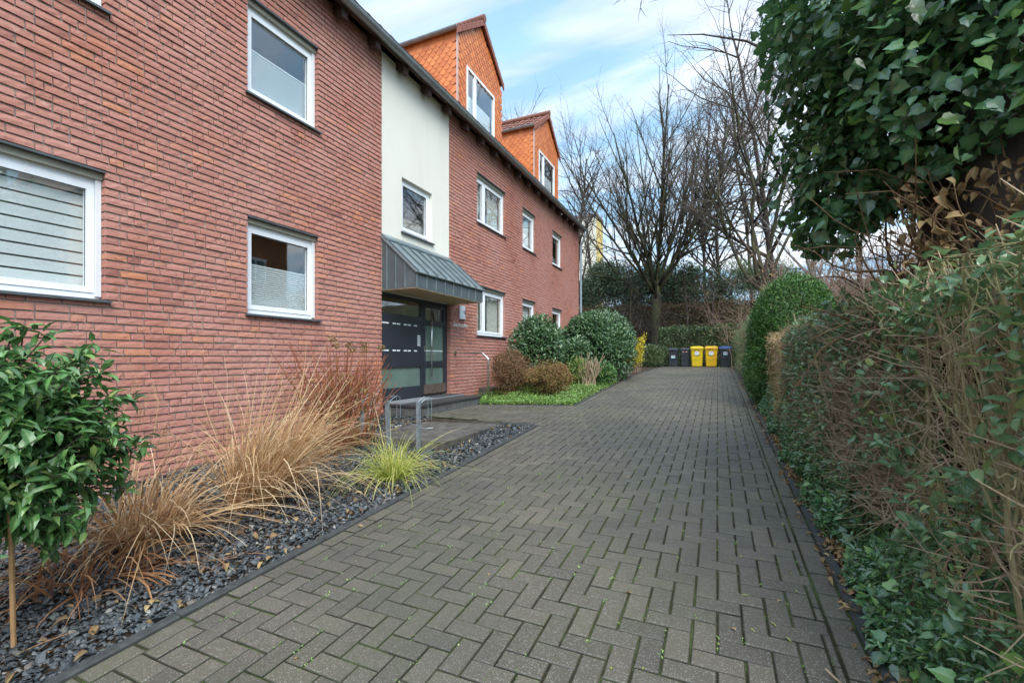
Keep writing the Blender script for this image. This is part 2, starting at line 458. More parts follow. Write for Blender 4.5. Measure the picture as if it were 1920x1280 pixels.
NARROW = T_oval(.26, .10, .05); ROUND = T_oval(.62, .10, .10); NEEDLE = T_quad(.22, .03); DEADL = T_oval(.55, .35, .22)

def leaves(mb, tmpl, P, axis, nrm, size, rng, rnd=None, mi=0):
    V0, F0, A0 = tmpl; N = len(P)
    if N == 0: return
    y = unit(axis); z = nrm - (nrm * y).sum(-1, keepdims=True) * y; z = unit(z + 1e-6); x = np.cross(y, z)
    size = np.broadcast_to(np.asarray(size, float), (N,))
    curl = rng.uniform(.4, 1.6, N)
    V = P[:, None] + size[:, None, None] * (x[:, None] * V0[None, :, 0:1] + y[:, None] * V0[None, :, 1:2] + z[:, None] * (V0[None, :, 2:3] * curl[:, None, None]))
    k = len(V0); base = (np.arange(N) * k)[:, None, None]
    F = [(f[None] + base).reshape(-1, f.shape[1]) for f in F0]
    if rnd is None: rnd = rng.uniform(0, 1, N)
    mb.add(V.reshape(-1, 3), F, np.repeat(rnd, k), mi, np.tile(A0, N))

def rdir(rng, n): return unit(rng.normal(size=(n, 3)))
def lumps(rng, k=7):
    Q = rdir(rng, k); am = rng.uniform(.4, 1, k) ; fr = rng.uniform(1.5, 4.5, k); ph = rng.uniform(0, 6.28, k)
    return lambda D: (np.sin((D @ Q.T) * fr + ph) * am).sum(-1) / am.sum()

def ell_points(rng, n, c, r, lo=.72, hi=1.02, amp=.22, zmin=None, lump=None):
    D = rdir(rng, n); lump = lump or lumps(rng)
    k = rng.uniform(lo ** 2, hi ** 2, n) ** .5 * (1 + amp * lump(D))
    P = np.asarray(c) + D * np.asarray(r) * k[:, None]
    N = unit(D / np.asarray(r))
    if zmin is not None:
        m = P[:, 2] > zmin; P, N = P[m], N[m]
    return P, N

def leaf_cloud(mb, tmpl, P, N, size, rng, out=.8, up=.2, jit=.7, nup=.7, nout=.5, rnd=None, svar=.3):
    n = len(P); u = np.array([0, 0, 1.])
    ax = N * out + u * up + rdir(rng, n) * jit
    nr = N * nout + u * nup + rdir(rng, n) * .35
    leaves(mb, tmpl, P, ax, nr, size * rng.uniform(1 - svar, 1 + svar, n), rng, rnd)

def blades(mb, base, dirs, length, width, rng, sag=1.0, seg=7, twist=.4, rnd=None):
    """arching ribbons"""
    n = len(base); t = np.linspace(0, 1, seg)[None, :, None]
    L = np.asarray(length)[:, None, None]; d = unit(dirs)[:, None]
    g = np.array([0, 0, -1.])[None, None]
    sg = np.asarray(sag)
    sg = sg[:, None, None] if sg.ndim else sg
    C = base[:, None] + d * L * t + g * L * sg * .5 * t ** 2.2 + rng.normal(size=(n, 1, 3)) * L * .10 * t ** 2 + rng.normal(size=(n, 1, 3)) * L * .07 * np.clip(t - rng.uniform(.3, .8, (n, 1, 1)), 0, 1) * 3 * (rng.uniform(size=(n, 1, 1)) < .35)
    T = unit(np.gradient(C, axis=1))
    sd = unit(np.cross(T, np.array([0, 0, 1.])) + rng.normal(size=(n, 1, 3)) * twist)
    w = np.asarray(width)[:, None, None] * np.clip(1.15 - t ** 1.6 * 1.1, .06, 1) * .5
    V = np.stack([C - sd * w, C + sd * w], 2).reshape(n, seg * 2, 3)
    b = (np.arange(n) * seg * 2)[:, None, None]; i = (np.arange(seg - 1) * 2)[None, :, None]
    F = (b + i + np.array([0, 1, 3, 2])[None, None]).reshape(-1, 4)
    if rnd is None: rnd = rng.uniform(0, 1, n)
    rv = np.clip(rnd[:, None] * .65 + .42 * np.linspace(0, 1, seg)[None], 0, 1)
    mb.add(V.reshape(-1, 3), F, np.repeat(rv.ravel(), 2))

def grow(polys, rng, p, d, L, R, lev, cfg, tip=.35):
    """recursive limb; cfg[lev] = dict(seg, wig, up, kids, ang, ratio, start)"""
    c = cfg[lev]; n = c['seg']; P = [np.array(p, float)]; d = unit(d); st = L / n
    for i in range(n):
        d = unit(d + rng.normal(size=3) * c['wig'] + np.array([0, 0, c['up']]))
        P.append(P[-1] + d * st)
    P = np.array(P); rr = R * (1 - (1 - tip) * np.linspace(0, 1, n + 1))
    polys.append((P, rr))
    if lev + 1 >= len(cfg): return
    k = c['kids']; k = rng.integers(k[0], k[1] + 1)
    ts = np.sort(rng.uniform(c['start'], 1.0, k)); ts[-1:] = .98
    az = rng.uniform(0, 6.28)
    for t in ts:
        f = t * n; i = min(int(f), n - 1); q = P[i] + (P[i + 1] - P[i]) * (f - i); dd = unit(P[i + 1] - P[i])
        a = math.radians(rng.uniform(*c['ang'])); az += 2.4 + rng.normal() * .4
        s = unit(np.cross(dd, [.31, .17, .93])); b = np.cross(dd, s)
        nd = dd * math.cos(a) + (s * math.cos(az) + b * math.sin(az)) * math.sin(a)
        ln = L * rng.uniform(*c['ratio']) * (1.15 - .5 * t)
        r0 = np.interp(f, np.arange(n + 1), rr)
        grow(polys, rng, q, nd, ln, max(min(r0 * .72, ln * .016), .0035), lev + 1, cfg, tip)

# ------------------------------------------------------------------ ground profile
_YS = np.array([-6, 0, 6, 10, 12.2, 17.2, 25.6, 28, 60.]); _ZS = np.array([-1.82, -1.48, -1.14, -.914, -.80, -.60, -.464, -.44, -.44])
def gz(y):
    y = np.asarray(y, float); return sum(np.interp(y + o, _YS, _ZS) for o in (-1, -.5, 0, .5, 1)) / 5
def G(x, y):
    x = np.asarray(x, float); y = np.asarray(y, float); z = gz(y)
    w = np.clip((-2.68 - x) / 2.1, 0, 1.3)
    b = np.clip((y - 6.2) / .6, 0, 1) * np.clip((11.2 - y) / 2., 0, 1)
    return z + np.minimum(w, 1) * (-1.045 - z) * b
def sm(a, b, v):
    t = np.clip((v - a) / (b - a), 0, 1); return t * t * (3 - 2 * t)
def terrain(x, y):
    x = np.asarray(x, float); y = np.asarray(y, float)
    z = G(x, y) - .055
    z = z + sm(27.2, 31, y) * 1.45 + sm(32.5, 42, y) * 3.4 + sm(60, 110, y) * 1.0
    z = z + sm(2.5, 10, x) * 1.5 * sm(6, 14, y) + sm(.9, 1.5, x) * .04
    return z

xs = np.unique(np.concatenate([np.linspace(-260, -14, 16), np.linspace(-14, 14, 113), np.linspace(14, 260, 16)]))
ys = np.unique(np.concatenate([np.linspace(-160, -8, 12), np.linspace(-8, 50, 160), np.linspace(50, 420, 22)]))
XX, YY = np.meshgrid(xs, ys, indexing='ij')
mb = MB()
nx, ny = len(xs), len(ys)
idx = (np.arange(nx - 1)[:, None] * ny + np.arange(ny - 1)[None]).ravel()
mb.add(np.stack([XX, YY, terrain(XX, YY) - .02], -1), np.stack([idx, idx + ny, idx + ny + 1, idx + 1], -1))
tag(mb.build('ground', MAT['lawn'], smooth=True), kind='structure')

# ------------------------------------------------------------------ paving
rng = np.random.default_rng(3)
A = .114
XB0, XB1 = -2.62, .497          # inside the border rows
def in_region(x, y):
    return ((XB0 + .115 < x) & (x < XB1) & (y > -2.5) & (y < 25.6)) | ((x > -4.84) & (x <= XB0 + .115) & (y > 6.86) & (y < 8.93))
rects = []
for i in range(-60, 20):
    for j in range(-30, 232):
        m = (i - j) % 4
        if m == 0: rects.append((i, i + 2, j, j + 1))
        elif m == 3: rects.append((i, i + 1, j, j + 2))
R_ = np.array(rects, float) * A
cx, cy = (R_[:, 0] + R_[:, 1]) / 2, (R_[:, 2] + R_[:, 3]) / 2
ent = (cy > 6.86) & (cy < 8.93)
lo = np.where(ent, -4.84, XB0 + .117)
R_[:, 0] = np.maximum(R_[:, 0], lo); R_[:, 1] = np.minimum(R_[:, 1], XB1)
R_ = R_[(R_[:, 1] - R_[:, 0] > .03) & (cy > -2.5) & (cy < 25.7)]
bord = []
y = -2.5
while y < 25.6:
    bord.append((XB1 + .004, XB1 + .118, y, y + .226)); y += .23
y = -2.4
while y < 25.6:
    if not (6.8 < y + .1 < 8.9): bord.append((XB0 + .002, XB0 + .115, y, y + .226))
    y += .23
R_ = np.vstack([R_, np.array(bord)])
n = len(R_)
g = .0036; bv = .0060
x0, x1, y0, y1 = R_[:, 0] + g, R_[:, 1] - g, R_[:, 2] + g, R_[:, 3] - g
jit = rng.normal(size=(n, 4)) * .0016
x0 = x0 + jit[:, 0] * .6; y0 = y0 + jit[:, 1] * .6
def ring(dx, dz):
    X = np.stack([x0 + dx, x1 - dx, x1 - dx, x0 + dx], 1); Y = np.stack([y0 + dx, y0 + dx, y1 - dx, y1 - dx], 1)
    Z = G(X, Y) + dz + jit[:, 2:3] + (X - X.mean(1, keepdims=True)) * jit[:, 3:4] * 5
    return np.stack([X, Y, Z], -1)
V = np.concatenate([ring(0, -.035), ring(0, -.0055), ring(bv, 0)], 1)
F = np.array([[8, 9, 10, 11]] + [[4 + k, 4 + (k + 1) % 4, 8 + (k + 1) % 4, 8 + k] for k in range(4)] + [[k, (k + 1) % 4, 4 + (k + 1) % 4, 4 + k] for k in range(4)])
mb = MB()
mb.add(V.reshape(-1, 3), (F[None] + (np.arange(n) * 12)[:, None, None]).reshape(-1, 4), np.repeat(rng.uniform(0, 1, n), 12), 0, np.tile([1.] * 8 + [0.] * 4, n))
tag(mb.build('driveway', MAT['paver']), kind='structure')
# sand and moss under and between the pavers
mb = MB()
def strip(mb, xa, xb, ya, yb, dz, nx=6, ny=60):
    X, Y = np.meshgrid(np.linspace(xa, xb, nx), np.linspace(ya, yb, ny), indexing='ij')
    i = (np.arange(nx - 1)[:, None] * ny + np.arange(ny - 1)[None]).ravel()
    mb.add(np.stack([X, Y, G(X, Y) + dz], -1), np.stack([i, i + ny, i + ny + 1, i + 1], -1))
strip(mb, -2.64, .63, -2.6, 25.8, -.009, 14, 150); strip(mb, -4.9, -2.64, 6.82, 8.95, -.009, 10, 16)
tag(mb.build('paving_joints', MAT['joint']), kind='structure')
# kerbs
mb = MB()
def kerb(mb, xa, xb, ya, yb, top, step=1.0, along='y'):
    a, b = (ya, yb) if along == 'y' else (xa, xb)
    t = a
    while t < b - .01:
        e = min(t + step, b) - .006
        X0, X1, Y0, Y1 = (xa, xb, t, e) if along == 'y' else (t, e, ya, yb)
        dz = rng.normal() * .003
        V = []
        for z in (-.2, top - .008, top):
            ins = .006 if z == top else 0
            V += [(X0 + ins, Y0 + ins, G(X0, Y0) + z + dz), (X1 - ins, Y0 + ins, G(X1, Y0) + z + dz), (X1 - ins, Y1 - ins, G(X1, Y1) + z + dz), (X0 + ins, Y1 - ins, G(X0, Y1) + z + dz)]
        F = [[8, 9, 10, 11]] + [[o + k, o + (k + 1) % 4, o + 4 + (k + 1) % 4, o + 4 + k] for o in (0, 4) for k in range(4)]
        mb.add(V, np.array(F), rng.uniform())
        t += step
kerb(mb, .622, .685, -2.5, 25.6, .012)
kerb(mb, -2.685, -2.625, -2.5, 6.85, .012)
kerb(mb, -3.3, -2.69, 6.80, 6.85, .012, along='x')
kerb(mb, -2.69, -2.63, 9.0, 25.6, .008)
kerb(mb, -4.85, -2.69, 8.94, 8.99, .006, along='x')
tag(mb.build('kerb', MAT['kerb']), kind='structure')

# gravel bed: soil sheet and slate chips
mb = MB(); strip(mb, -5.72, -2.685, -2.6, 6.8, -.03, 8, 40)
strip(mb, .685, 1.6, -2.6, 25.8, -.004, 4, 60); strip(mb, -5.72, -2.69, 8.99, 25.7, .0, 8, 60)
tag(mb.build('bed_soil', MAT['soil'], smooth=True), kind='structure')
N = 62000
P = np.stack([rng.uniform(-5.69, -2.69, N), rng.uniform(-1.0, 6.79, N)], -1)
on_slab = (P[:, 0] < -3.24) & (P[:, 0] > -4.62) & (P[:, 1] > 5.02)
P = P[~on_slab]; N = len(P)
sz = rng.uniform(.008, .019, N) * np.where(rng.uniform(size=N) < .10, 1.7, 1)
O = np.array([(1, 0, 0), (.25, .8, .1), (-.85, .45, 0), (-.7, -.6, .1), (.3, -.85, 0), (.1, .05, .45), (-.1, 0, -.4)], float)
V = O[None] * rng.uniform(.65, 1.35, (N, 7, 3)) * sz[:, None, None]
a = rng.uniform(0, 6.28, N); ca, sa = np.cos(a)[:, None], np.sin(a)[:, None]
V = np.stack([V[..., 0] * ca - V[..., 1] * sa, V[..., 0] * sa + V[..., 1] * ca, V[..., 2]], -1)
tl = rng.normal(size=(N, 2)) * .45
V[..., 2] += V[..., 0] * tl[:, 0:1] + V[..., 1] * tl[:, 1:2]
V[..., 0] += P[:, 0:1]; V[..., 1] += P[:, 1:2]
V[..., 2] += (G(P[:, 0], P[:, 1]) - .022 + rng.uniform(0, .022, N))[:, None]
F = np.array([(5, k, (k + 1) % 5) for k in range(5)] + [(6, (k + 1) % 5, k) for k in range(5)])
mb = MB(); mb.add(V.reshape(-1, 3), (F[None] + (np.arange(N) * 7)[:, None, None]).reshape(-1, 3), np.repeat(rng.uniform(0, 1, N), 7))
tag(mb.build('gravel', MAT['gravel']), 'dark slate chippings covering the bed along the house', 'gravel', kind='stuff')

q = MB(); n_ = 520
P = np.stack([-5.6 + 2.9 * rng.uniform(0, 1, n_) ** .9, rng.uniform(.9, 6.7, n_)], -1); P = P[~((P[:, 0] < -3.2) & (P[:, 0] > -4.65) & (P[:, 1] > 5))]
P = np.column_stack([P, G(P[:, 0], P[:, 1]) + .010])
leaf_cloud(q, DEADL, P, rdir(rng, len(P)) * (1, 1, .2), .05, rng, 1., 0, .3, 1.2, .0, svar=.6)
b_ = np.stack([rng.uniform(-5.3, -2.9, 240), rng.uniform(1.0, 5.0, 240)], -1); b_ = np.column_stack([b_, G(b_[:, 0], b_[:, 1]) + .012])
d_ = rng.normal(size=(240, 3)) * (1, 1, .08); blades(q, b_, d_, rng.uniform(.08, .35, 240), rng.uniform(.003, .008, 240), rng, .05, 5)
tag(q.build('bed_litter', LM['dead']), 'brown leaf and straw litter scattered over the slate chippings', 'leaf litter', kind='stuff')
# bike stand slab
sb = np.array([-3.95, 5.9, -1.2])
mb = MB()
z = -1.105
mb.box(-4.6, -3.25, 5.02, 6.78, z - .12, z)
tag(mb.build('concrete_slab', MAT['conc'], origin=sb), 'brown weathered concrete slab set in the slate bed before the entrance step', 'slab')
mb = MB(); mb.box(-4.86, -3.28, 6.79, 6.845, -1.25, -1.085)
tag(mb.build('edging_stone', MAT['conc'], origin=(-4, 6.8, -1.1)), 'narrow concrete edging between bike stand slab and entrance paving', 'edging')

# ------------------------------------------------------------------ the house
FX = -5.70                                    # facade plane
CH = .0819; Z0 = .59                          # brick course
BL = (-5.70, 10, -.5)
house = thing('apartment_building', (-5.7, 9.0, -1.1), 'red brick apartment building with orange tiled dormers and cream stair tower strip', 'building')
HO = house.location
def hb(mb, name, mat, parent=house, smooth=False): return mb.build(name, mat, parent, HO, smooth)

ZL, ZH = (.59, 1.90), (3.54, 4.85)
openings = [(.72, 2.53, *ZL), (.72, 2.53, *ZH), (4.075, 5.25, *ZL), (4.075, 5.25, *ZH),
            (10.43, 12.15, *ZL), (10.43, 12.15, *ZH), (13.46, 14.58, *ZL), (13.46, 14.58, *ZH), (16.36, 17.50, *ZL), (16.36, 17.50, *ZH)]
DOOR = (6.73, 9.13, -.884, 1.245); STUC = (6.73, 9.08, 1.245, 5.9)
holes = openings + [DOOR, (6.73, 9.08, 1.245, 5.9)]
WY0, WY1, WZ0, WZ1 = -2.0, 19.93, -1.9, 5.72
rng = np.random.default_rng(11)
# bricks, wild bond
BR = []
row = int(round((WZ0 - Z0) / CH)); 
while Z0 + row * CH < WZ1:
    za = Z0 + row * CH; zb = za + CH; zc = (za + zb) / 2
    cuts = sorted([(h[0], h[1]) for h in holes if h[2] < zc < h[3]])
    segs = []; y = WY0
    for c0, c1 in cuts:
        segs.append((y, c0)); y = max(y, c1)
    segs.append((y, WY1))
    for s0, s1 in segs:
        y = s0; first = True; run = 0
        while y < s1 - .02:
            L = .25 if rng.uniform() < .68 and run < 4 else .125
            run = run + 1 if L == .25 else 0
            if first and row % 2: L = .125
            if first and row % 3 == 2: L = .1875
            first = False
            e = y + L
            if s1 - e < .07: e = s1
            BR.append((y, e, za, zb)); y = e
    row += 1
B = np.array(BR); n = len(B)
jy, jz = .0062, .0080
y0 = B[:, 0] + jy; y1 = B[:, 1] - jy; z0 = B[:, 2] + jz; z1 = B[:, 3] - jz
ends = rng.normal(size=n) * .0022; z0 = z0 + rng.normal(size=n) * .0012; z1 = z1 + rng.normal(size=n) * .0012
for h in holes:      # keep arrises tight at the openings
    y0 = np.where(np.abs(B[:, 0] - h[1]) < 1e-6, B[:, 0], y0); y1 = np.where(np.abs(B[:, 1] - h[0]) < 1e-6, B[:, 1], y1)
nu, nv = 5, 3
U, Vv = np.meshgrid(np.linspace(0, 1, nu), np.linspace(0, 1, nv), indexing='xy')
U, Vv = U.ravel(), Vv.ravel()
Yg = y0[:, None] + (y1 - y0)[:, None] * U; Zg = z0[:, None] + (z1 - z0)[:, None] * Vv
Xg = FX + ends[:, None] + rng.normal(size=Yg.shape) * .0012 + (.5 - Vv) * .009
edge = (Vv == 0) | (Vv == 1) | (U == 0) | (U == 1)
Xg = Xg - edge * .003
Yg = Yg + rng.normal(size=Yg.shape) * .0012; Zg = Zg + rng.normal(size=Yg.shape) * .0009
front = np.stack([Xg, Yg, Zg], -1)
per = [0, 1, 2, 3, 4, 9, 14, 13, 12, 11, 10, 5]
back = front[:, per].copy(); back[..., 0] = FX - .10
V = np.concatenate([front, back], 1); k = V.shape[1]
fq = [(r * 5 + c, r * 5 + c + 1, (r + 1) * 5 + c + 1, (r + 1) * 5 + c) for r in range(2) for c in range(4)]
sq = [(per[(i + 1) % 12], per[i], 15 + i, 15 + (i + 1) % 12) for i in range(12)]
F = np.array(fq + sq)
mb = MB(); mb.add(V.reshape(-1, 3), (F[None] + (np.arange(n) * k)[:, None, None]).reshape(-1, 4), np.repeat(np.clip(rng.normal(.52, .22, n), 0, 1), k))
# mortar backing (same wall)
def backing(mb, xf, xb, mi=0):
    ye = sorted({WY0, WY1, *[h[0] for h in holes], *[h[1] for h in holes]}); ze = sorted({WZ0, WZ1, *[h[2] for h in holes], *[min(h[3], WZ1) for h in holes]})
    for a, b in zip(ye[:-1], ye[1:]):
        z = None
        for c, d in zip(ze[:-1], ze[1:]):
            m_ = ((a + b) / 2, (c + d) / 2)
            solid = not any(h[0] < m_[0] < h[1] and h[2] < m_[1] < h[3] for h in holes)
            if solid and z is None: z = c
            if z is not None and (not solid or d == ze[-1]):
                mb.box(xb, xf, a, b, z, d if solid else c, mi=mi); z = None
holes_b = [(h[0] - .012, h[1] + .012, h[2] - .012, h[3] + .012) for h in holes]
holes, _h = holes_b, holes
backing(mb, FX - .018, FX - .26, 1)
holes = _h
hb(mb, 'brick_wall', [MAT['brick'], MAT['mortar']])
# other sides of the house and dark interior floor
mb = MB()
mb.box(-16.6, -16.35, WY0, WY1, WZ0, WZ1); mb.box(-16.35, FX - .27, WY0, WY0 + .25, WZ0, WZ1); mb.box(-16.35, FX - .27, WY1 - .25, WY1, WZ0, WZ1)
for ya, yb in ((WY0, WY0 + .25), (WY1 - .25, WY1)):
    mb.poly([(-16.4, ya, WZ1), (-5.97, ya, WZ1), (-11.1, ya, 10.6)], (0, yb - ya, 0))
hb(mb, 'gable_wall', MAT['brick'])
mb = MB()
mb.box(-16.3, FX - .28, WY0 + .3, WY1 - .3, 2.6, 2.9); mb.box(-16.3, FX - .28, WY0 + .3, WY1 - .3, -.9, -.6); mb.box(-16.3, FX - .28, WY0 + .3, WY1 - .3, 5.4, 5.6)
for yy in (3.2, 6.4, 9.4, 12.8, 15.5): mb.box(-16.3, FX - .29, yy - .06, yy + .06, -.6, 5.4)
mb.box(-9.2, -9.1, WY0 + .3, WY1 - .3, -.6, 5.4)
hb(mb, 'inner_wall', plain('room_paint', (.30, .27, .22), .9))

# stucco strip
mb = MB()
sw = (7.335, 8.39, 2.50, 3.585)
xs_, xb_ = FX - .012, FX - .25
for a, b, c, d in ((6.735, sw[0], 1.25, 5.72), (sw[1], 9.075, 1.25, 5.72), (sw[0], sw[1], 1.25, sw[2]), (sw[0], sw[1], sw[3], 5.72)):
    mb.box(xb_, xs_, a, b, c, d)
hb(mb, 'stucco_panel', MAT['stucco'])

def window(Y0, Y1, z0, z1, kind, mull=None, lintel=True, xw=-5.80, sill=True, rails=True):
    f = MB(); o = .052; s = .062
    def fr(a, b, c, d, w, x0, x1, mi=0):
        f.box(x0, x1, a, a + w, c, d, mi=mi); f.box(x0, x1, b - w, b, c, d, mi=mi)
        f.box(x0, x1 - .001, a + w, b - w, c, c + w, mi=mi); f.box(x0, x1 - .001, a + w, b - w, d - w, d, mi=mi)
    top = z1 - (.085 if rails else 0)
    fr(Y0, Y1, z0 + .01, top, o, xw - .07, xw)
    if rails:
        f.box(xw - .002, xw + .028, Y0 + .004, Y0 + .052, z0 + .03, top, mi=1); f.box(xw - .002, xw + .028, Y1 - .052, Y1 - .004, z0 + .03, top, mi=1)
    panes = []
    lights = [(Y0 + o, Y1 - o)] if mull is None else [(Y0 + o, mull - .02), (mull + .02, Y1 - o)]
    if mull is not None: f.box(xw - .068, xw + .002, mull - .02, mull + .02, z0 + o, top - o)
    for a, b in lights:
        fr(a + .004, b - .004, z0 + .01 + o + .004, top - o - .004, s, xw - .06, xw + .008)
        panes.append((a + s, b - s, z0 + o + s, top - o - s))
    wo = hb(f, 'window', [MAT['white'], MAT['rail']])
    p = MB()
    for a, b, c, d in panes: p.box(xw - .040, xw - .022, a, b, c, d)
    hb(p, 'pane', MAT['glass'], wo)
    g_ = MB()      # dark gasket lines
    for a, b, c, d in panes:
        for (q0, q1, w0, w1) in ((a, a + .008, c, d), (b - .008, b, c, d), (a + .008, b - .008, c, c + .008), (a + .008, b - .008, d - .008, d)):
            g_.box(xw - .021, xw - .012, q0, q1, w0, w1)
    hb(g_, 'gasket', MAT['ink'], wo)
    if sill:
        q = MB(); q.poly([(xw + .004, Y0 - .035, z0 + .008), (FX + .045, Y0 - .035, z0 - .010), (FX + .045, Y0 - .035, z0 - .034), (xw + .004, Y0 - .035, z0 - .024)], (0, Y1 - Y0 + .07, 0))
        hb(q, 'sill', MAT['grey'], wo)
    if lintel:
        q = MB(); q.box(FX - .09, FX + .006, Y0 + .002, Y1 - .002, z1 - .022, z1 - .002)
        hb(q, 'lintel', MAT['grey'], wo)
    if rails:
        q = MB(); q.box(xw - .06, xw + .05, Y0 + .003, Y1 - .003, z1 - .085, z1 - .023)
        hb(q, 'shutter_box', MAT['olive'], wo)
    xi = xw - .085
    a, b, c, d = Y0 + o, Y1 - o, z0 + .05, top - .04
    if kind == 'zebra':
        q = MB(); z = d; i = 0
        while z > c + .02:
            q.box(xi - .004, xi, a, b, max(z - .118, c), z - .017); z -= .118
        m = hb(q, 'roller_blind', [MAT['blind']], wo)
        q = MB(); q.box(xi - .03, xi - .026, a, b, c, d); hb(q, 'blind_backing', plain('blind_gap', (.16, .19, .19), .9), wo)
    elif kind in ('pleat', 'pleathi'):
        h = c + (d - c) * (.56 if kind == 'pleat' else .58); lo_ = c + (.10 if kind == 'pleat' else 0.02); np_ = 18
        zz_ = np.linspace(lo_, h, np_ * 2 + 1); xx_ = np.where(np.arange(np_ * 2 + 1) % 2, xi + .004, xi - .022)
        V = []
        for z, x in zip(zz_, xx_): V += [(x, a + .02, z), (x, b - .02, z)]
        i = np.arange(np_ * 2)[:, None] * 2
        q = MB(); q.add(V, i + np.array([0, 1, 3, 2])); q.box(xi - .022, xi + .002, a + .02, b - .02, h, h + .018); q.box(xi - .022, xi + .002, a + .02, b - .02, lo_ - .018, lo_)
        hb(q, 'pleated_blind', MAT['blind'], wo)
    elif kind == 'curtain' or kind == 'shade':
        q = MB()
        spans = [(a, a + (b - a) * .28), (b - (b - a) * .40, b)] if kind == 'curtain' else [(a, b)]
        for s0, s1 in spans:
            yy = np.linspace(s0, s1, 40); xx_ = xi - .06 + .02 * np.sin(yy * 75) + .01 * np.sin(yy * 31)
            V = np.concatenate([np.stack([xx_, yy, np.full(40, c)], -1), np.stack([xx_, yy, np.full(40, d)], -1)])
            i = np.arange(39)[:, None]; q.add(V, np.hstack([i, i + 1, i + 41, i + 40]))
        hb(q, 'curtain', MAT['curtain' if kind == 'curtain' else 'blind'], wo)
    return wo
kinds = [('zebra', None), ('shade', None), ('pleat', None), ('pleathi', None), ('curtain', 10.95), ('curtain', 10.95), ('shade', None), ('shade', None), ('none', None), ('none', None)]
for (a, b, c, d), (kd, ml) in zip(openings, kinds):
    window(a, b, c, d, kd, ml)
window(sw[0], sw[1], sw[2], sw[3], 'none', None, lintel=False, rails=False, xw=-5.79)

# entrance door
dx = -5.80
D = hb((lambda f: ([f.box(dx - .07, dx, a, b, c, d) for a, b, c, d in ((6.74, 6.80, -.82, 1.24), (8.10, 8.17, -.82, 1.24), (9.07, 9.125, -.82, 1.24), (6.80, 8.10, 1.17, 1.24), (8.17, 9.07, 1.17, 1.24),
        (6.80, 8.10, -.86, -.60), (6.80, 8.10, -.20, -.06), (6.80, 8.10, .76, .86))], f)[1])(MB()), 'entrance_door', MAT['anth'])
q = MB(); q.box(dx - .05, dx - .006, 6.80, 8.10, -.06, .76)
pnl = hb(q, 'letterbox_panel', MAT['anth'], D)
# letterbox slots, name plates and bells
q = MB()
for zz_ in (.655, .125):
    for yy in (6.84, 6.95, 7.17, 7.30, 7.52, 7.65, 7.86): q = MB(); q.box(dx - .006, dx + .001, yy, yy + .095, zz_, zz_ + .028); hb(q, 'name_plate', MAT['sticker'], D)
for i in range(6):
    for yy in (7.975, 8.03): q = MB(); q.box(dx - .006, dx + .002, yy, yy + .046, .245 + i * .040, .245 + i * .040 + .025); hb(q, 'door_bell', MAT['sticker'], D)
q = MB(); q.box(dx - .006, dx - .0045, 6.80, 8.10, .185, .192)
hb(q, 'panel_joint', MAT['ink'], D)
q = MB()
for a, b, c, d in ((6.80, 8.10, .86, 1.17),): q.box(dx - .04, dx - .02, a, b, c, d)
hb(q, 'transom_pane', MAT['glass'], D)
q = MB(); q.box(dx - .04, dx - .03, 6.80, 8.10, -.60, -.20)
hb(q, 'satin_pane', MAT['satin'], D)
# leaf
q = MB()
for a, b, c, d in ((8.175, 8.26, -.80, 1.165), (8.975, 9.065, -.80, 1.165), (8.26, 8.975, -.80, -.62), (8.26, 8.975, -.21, -.08), (8.26, 8.975, .70, .82), (8.26, 8.975, 1.10, 1.165)): q.box(dx - .055, dx + .006, a, b, c, d)
leaf = hb(q, 'door_leaf', MAT['anth'], D)
q = MB(); q.box(dx - .035, dx - .02, 8.26, 8.975, -.62, -.21); q.box(dx - .035, dx - .02, 8.26, 8.975, -.08, .70)
hb(q, 'satin_pane', MAT['satin'], D)
q = MB(); q.box(dx - .035, dx - .02, 8.26, 8.975, .82, 1.10); hb(q, 'transom_pane', MAT['glass'], D)
q = MB(); q.box(dx - .019, dx - .016, 8.265, 8.97, .138, .158); hb(q, 'safety_strip', MAT['sticker'], D)
q = MB(); q.box(dx + .0065, dx + .009, 8.19, 9.05, -.79, -.59); hb(q, 'kick_plate', MAT['kick'], D)
q = MB()
tubes(q, [(np.array([(dx + .07, 8.40, -.42), (dx + .07, 8.40, 1.06)]), np.array([.017, .017])), (np.array([(dx + .005, 8.40, -.13), (dx + .07, 8.40, -.13)]), np.array([.01, .01])), (np.array([(dx + .005, 8.40, .76), (dx + .07, 8.40, .76)]), np.array([.01, .01]))], 10)
hb(q, 'pull_handle', MAT['steel'], D, True)
q = MB(); q.box(dx + .006, dx + .02, 8.19, 8.225, .13, .25); hb(q, 'lock', MAT['steel'], D)
q = MB(); q.box(-9.0, dx - .2, 6.74, 9.12, -.83, -.80); hb(q, 'hall_floor', MAT['dark'], D)
# hall soffit above the recess
q = MB(); q.box(-5.95, FX - .001, 6.735, 9.125, 1.246, 1.249)

